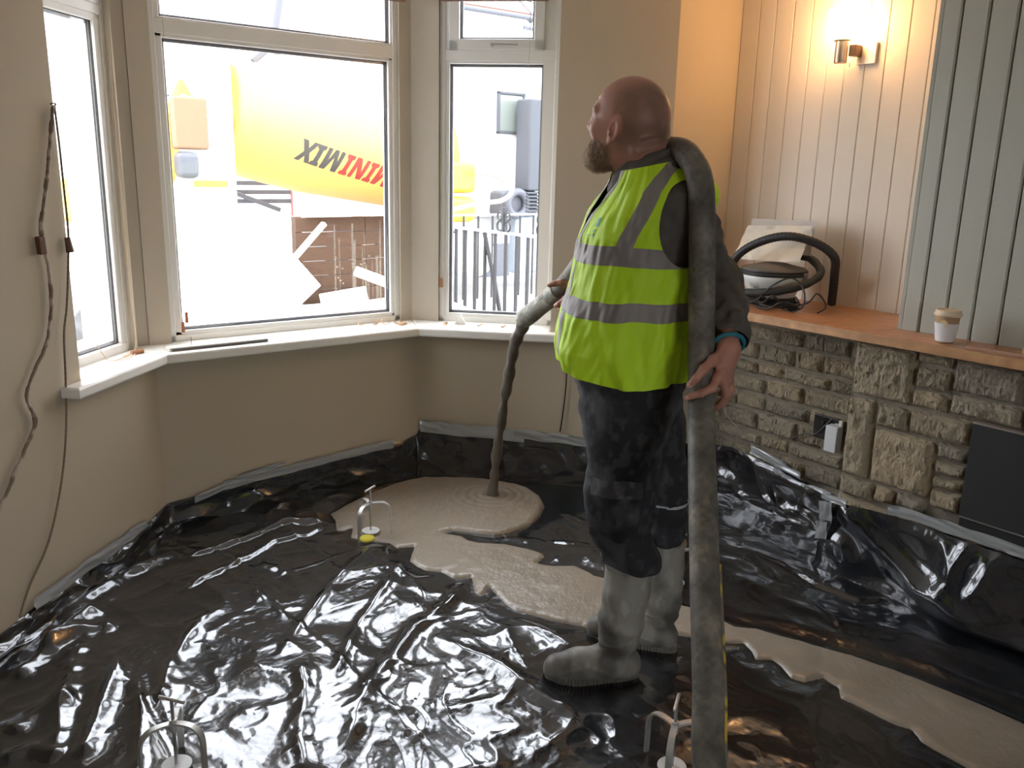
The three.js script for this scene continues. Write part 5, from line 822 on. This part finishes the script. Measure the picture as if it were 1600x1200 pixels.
// iron railing along the side path
{
  const t = thing('iron_railing', 'black iron garden railing with scrolls running away from the right bay window', 'railing'), X = 4.0;
  part('rail', boxAt(X - .02, X + .02, 1.055, 1.075, -6.6, -4.55, .003), std([.35, .37, .40], .5), t);
  for (let k = 0; k < 15; k++) { const z = -6.55 + k * .137; part('bar', boxAt(X - .011, X + .011, .3, 1.06, z - .011, z + .011, .003), M.iron, t); }
  for (const z of [-6.42, -5.35, -4.86]) { const g = []; for (const s of [-1, 1]) { g.push(at(new THREE.TorusGeometry(.038, .008, 8, 24), X, 1.115, z + s * .045, 0, Math.PI / 2), at(new THREE.TorusGeometry(.03, .008, 8, 24), X, 1.19, z + s * .05, 0, Math.PI / 2)); } g.push(boxAt(X - .012, X + .012, 1.06, 1.26, z - .012, z + .012, .003)); part('scroll', g, M.iron, t); }
  part('stay', tube([[X, 1.05, -5.6], [X + .05, .6, -5.5], [X + .05, .3, -5.4]], .018, 12, 8), M.iron, t);
  const f = thing('iron_railing', 'thin pale front railing beyond the scrolled side railing', 'railing');
  part('rail', boxAt(4.4, 6.6, 1.10, 1.12, -6.9, -6.88, .003), std([.35, .36, .4], .5), f); for (let k = 0; k < 12; k++) part('bar', boxAt(4.5 + k * .17, 4.515 + k * .17, .3, 1.11, -6.9, -6.885), M.iron, f);
}
// boards, sheets and rubble in the front garden
{
  const pal = thing('pallet_stack', 'brown slatted timber crate standing in the front garden outside the middle window', 'crate', [0, 0, 0]);
  for (let k = 0; k < 6; k++) part('slat', boxAt(2.86, 3.48, .42 + k * .118, .534 + k * .118, -6.64, -6.61, .004), M.fencewood, pal);
  for (let k = 0; k < 6; k++) { const m = part('slat', boxAt(0, .92, .42 + k * .118, .534 + k * .118, -.015, .015, .004), M.fencewood, pal); m.position.set(3.48, 0, -6.62); m.rotation.y = .25; }
  for (const x of [2.9, 3.44, 4.3]) part('post', boxAt(x - .03, x + .03, .25, 1.13, -6.72, -6.65, .004), M.fencewood, pal);
  solo('plank', metres(boxAt(2.95, 4.3, 1.135, 1.16, -6.75, -6.5, .003)), M.palewood, 'long pale plank lying on top of the brown crate', 'plank');
  const slab = (name, label, w, h, d, pos, rot, m, cat) => { const o = solo(name, metres(box(w, h, d, Math.min(w, h, d) * .2)), m, label, cat); o.position.set(...pos); o.rotation.set(...rot); return o; };
  const wht = std([.82, .80, .76], .9);
  slab('plasterboard_sheet', 'large white board leaning in the front garden, left of the brown crate', 1.25, .85, .04, [2.28, .66, -6.35], [-.55, .25, .62], wht, 'board');
  slab('plasterboard_sheet', 'white board offcut leaning low against the brown crate', .45, .24, .03, [3.22, .42, -6.48], [-.25, .12, .1], wht, 'board');
  slab('timber_length', 'long weathered timber sloping down across the white boards', 1.35, .035, .05, [2.42, .66, -6.1], [0, .2, .72], std([.5, .4, .3], .8), 'timber');
  slab('timber_length', 'pale timber board lying under the side railing', 1.7, .05, .12, [3.6, .5, -5.3], [.15, -.55, -.28], wht, 'timber');
  slab('timber_length', 'thin brown lath lying on the pale board outside the right window', .6, .012, .02, [3.35, .52, -5.0], [0, -.5, -.32], std([.55, .4, .28], .8), 'timber');
  slab('rubble_block', 'reddish brick fragment on the white rubble heap', .13, .06, .1, [1.95, .44, -6.9], [.1, .3, .05], std([.5, .26, .2], .9), 'brick');
  slab('rubble_block', 'tan brick fragment low on the left of the white rubble heap', .16, .06, .1, [1.75, .40, -6.2], [.05, .2, .06], std([.6, .4, .28], .9), 'brick');
  const heap = sheet((u, v) => { const x = lerp(1.2, 4.6, u), z = lerp(-7.6, -4.7, v); return [x, .02 + .42 * Math.sin(Math.PI * u) * Math.sin(Math.PI * v) + .10 * noise(x * 3, z * 3, 2) * Math.sin(Math.PI * u) * Math.sin(Math.PI * v) + .04 * noise(x * 9, z * 9, 4), z]; }, 90, 70);
  const h = solo('rubble_heap', heap, std([.48, .46, .42], .95), 'pale heap of rubble and plaster filling the front garden', 'rubble'); h.userData.kind = 'stuff';
  // black bag seen through the left window
  const bag = nets((x, y, z) => { let d = smin(ell(x, y, z, [0, .2, 0], [.34, .26, .28]), ell(x, y, z, [-.02, .48, 0], [.1, .16, .1]), .16); return d + .03 * noise(x * 6, y * 6, z * 6) + .016 * noise(x * 15, y * 15, z * 15); }, [-.5, -.1, -.45], [.5, .75, .45], .025);
  const bg = solo('rubble_sack', bag, phys([.02, .02, .022], .3), 'shiny black rubble sack outside the left bay window', 'sack'); bg.position.set(1.31, .03, -6.7); bg.scale.set(.75, .8, .75);
  slab('rubble_sack', 'tan sheet folded over the black rubble sack outside the left window', .40, .10, .3, [1.22, .2, -6.42], [.5, .3, .1], std([.55, .42, .28], .9), 'sheet');
  slab('yellow_board', 'pale yellow upright board outside the left bay window', .24, 2.2, .05, [1.56, 1.09, -7.2], [0, .1, 0], std([.80, .74, .45], .9), 'board');
  const yc = thing('site_machine', 'small yellow machine casing on a white stand outside the left bay window', 'machine', [1.36, 0, -7.25], .2);
  part('casing', at(box(.17, .34, .2, .04, 2), 0, 1.25, 0), std([.55, .38, .10], .5), yc); part('stand', boxAt(-.05, .05, -.02, 1.09, -.05, .05, .01), M.truckwhite, yc); part('spout', at(box(.14, .05, .06, .02), .1, 1.12, .05, 0, 0, -.5), std([.5, .28, .14], .6), yc);
  const sy = thing('site_barrier', 'striped grey barrier rails seen under the drum outside the middle window', 'barrier');
  for (let k = 0; k < 3; k++) part('rail', boxAt(3.9, 5.0, 1.02 + k * .12, 1.08 + k * .12, -11.6, -11.56, .01), M.greydark, sy); part('strut', at(box(1.1, .06, .04, .01), 4.25, 1.12, -11.5, 0, 0, -.35), M.greydark, sy); part('post', boxAt(4.95, 5.0, .6, 1.5, -11.6, -11.55, .01), std([.55, .12, .12], .6), sy); for (const x of [3.93, 4.97]) part('post', boxAt(x, x + .04, -.02, 1.4, -11.58, -11.54, .01), M.truckwhite, sy);
  // a street lamp arm high in the middle window
  const lampArm = thing('lamp_bracket', 'grey bracket on a wire high outside the middle window', 'bracket', [4.6, 3.0, -11]);
  part('bracket', [at(new THREE.SphereGeometry(.12, 14, 10), 0, 0, 0), at(box(.4, .08, .08, .02), -.18, -.1, 0, 0, 0, .7)], M.greydark, lampArm); part('hanger', at(new THREE.CylinderGeometry(.05, .05, 1.6, 8), .12, .85, 0, 0, 0, -.2), M.greydark, lampArm);
}
// house across the street
{
  const t = thing('house', 'white rendered house across the street with a red tiled roof', 'house', [0, 0, 0]);
  part('wall', metres(boxAt(1, 15.0, -.1, 5.5, -27, -20.3, .02)), M.render, t);
  const roofL = 14.4, g = at(box(roofL, .14, 5.2, .02), 8.0, 7.05, -18.35 - 1.6 - 1.5, -(-.62), 0, 0); part('roof', g, M.rooftile, t);
  part('gutter', at(new THREE.CylinderGeometry(.07, .07, 14.4, 10), 8.0, 5.48, -19.25, 0, 0, Math.PI / 2), M.greydark, t);
  part('bargeboard', at(box(.1, .26, 5.3, .02), 15.25, 7.0, -21.45, .62, 0, 0), M.greydark, t); part('downpipe', at(new THREE.CylinderGeometry(.05, .05, 5.4, 10), 14.4, 2.7, -20.1), std([.6, .6, .6], .6), t);
  part('gutter_bracket', at(box(1.3, .09, .09, .02), 15.6, 5.2, -19.3, 0, 0, -.06), M.greydark, t);
  const w = thing('overhead_wire', 'thin dark telephone wire between posts, high outside the right window', 'wire');
  part('wire', tube([[9, 5.9, -15], [11, 5.05, -15], [16, 4.7, -15]], .012, 40, 6), M.black, w); part('pole', at(new THREE.CylinderGeometry(.08, .09, 6, 10), 16.05, 2.9, -15), std([.3, .25, .2], .8), w); part('pole', at(new THREE.CylinderGeometry(.08, .09, 6, 10), 8.95, 2.9, -15), std([.75, .74, .72], .8), w);
}
scene.traverse((o) => { if (o.isMesh) o.castShadow = o.receiveShadow = true; });
renderer.render(scene, camera);
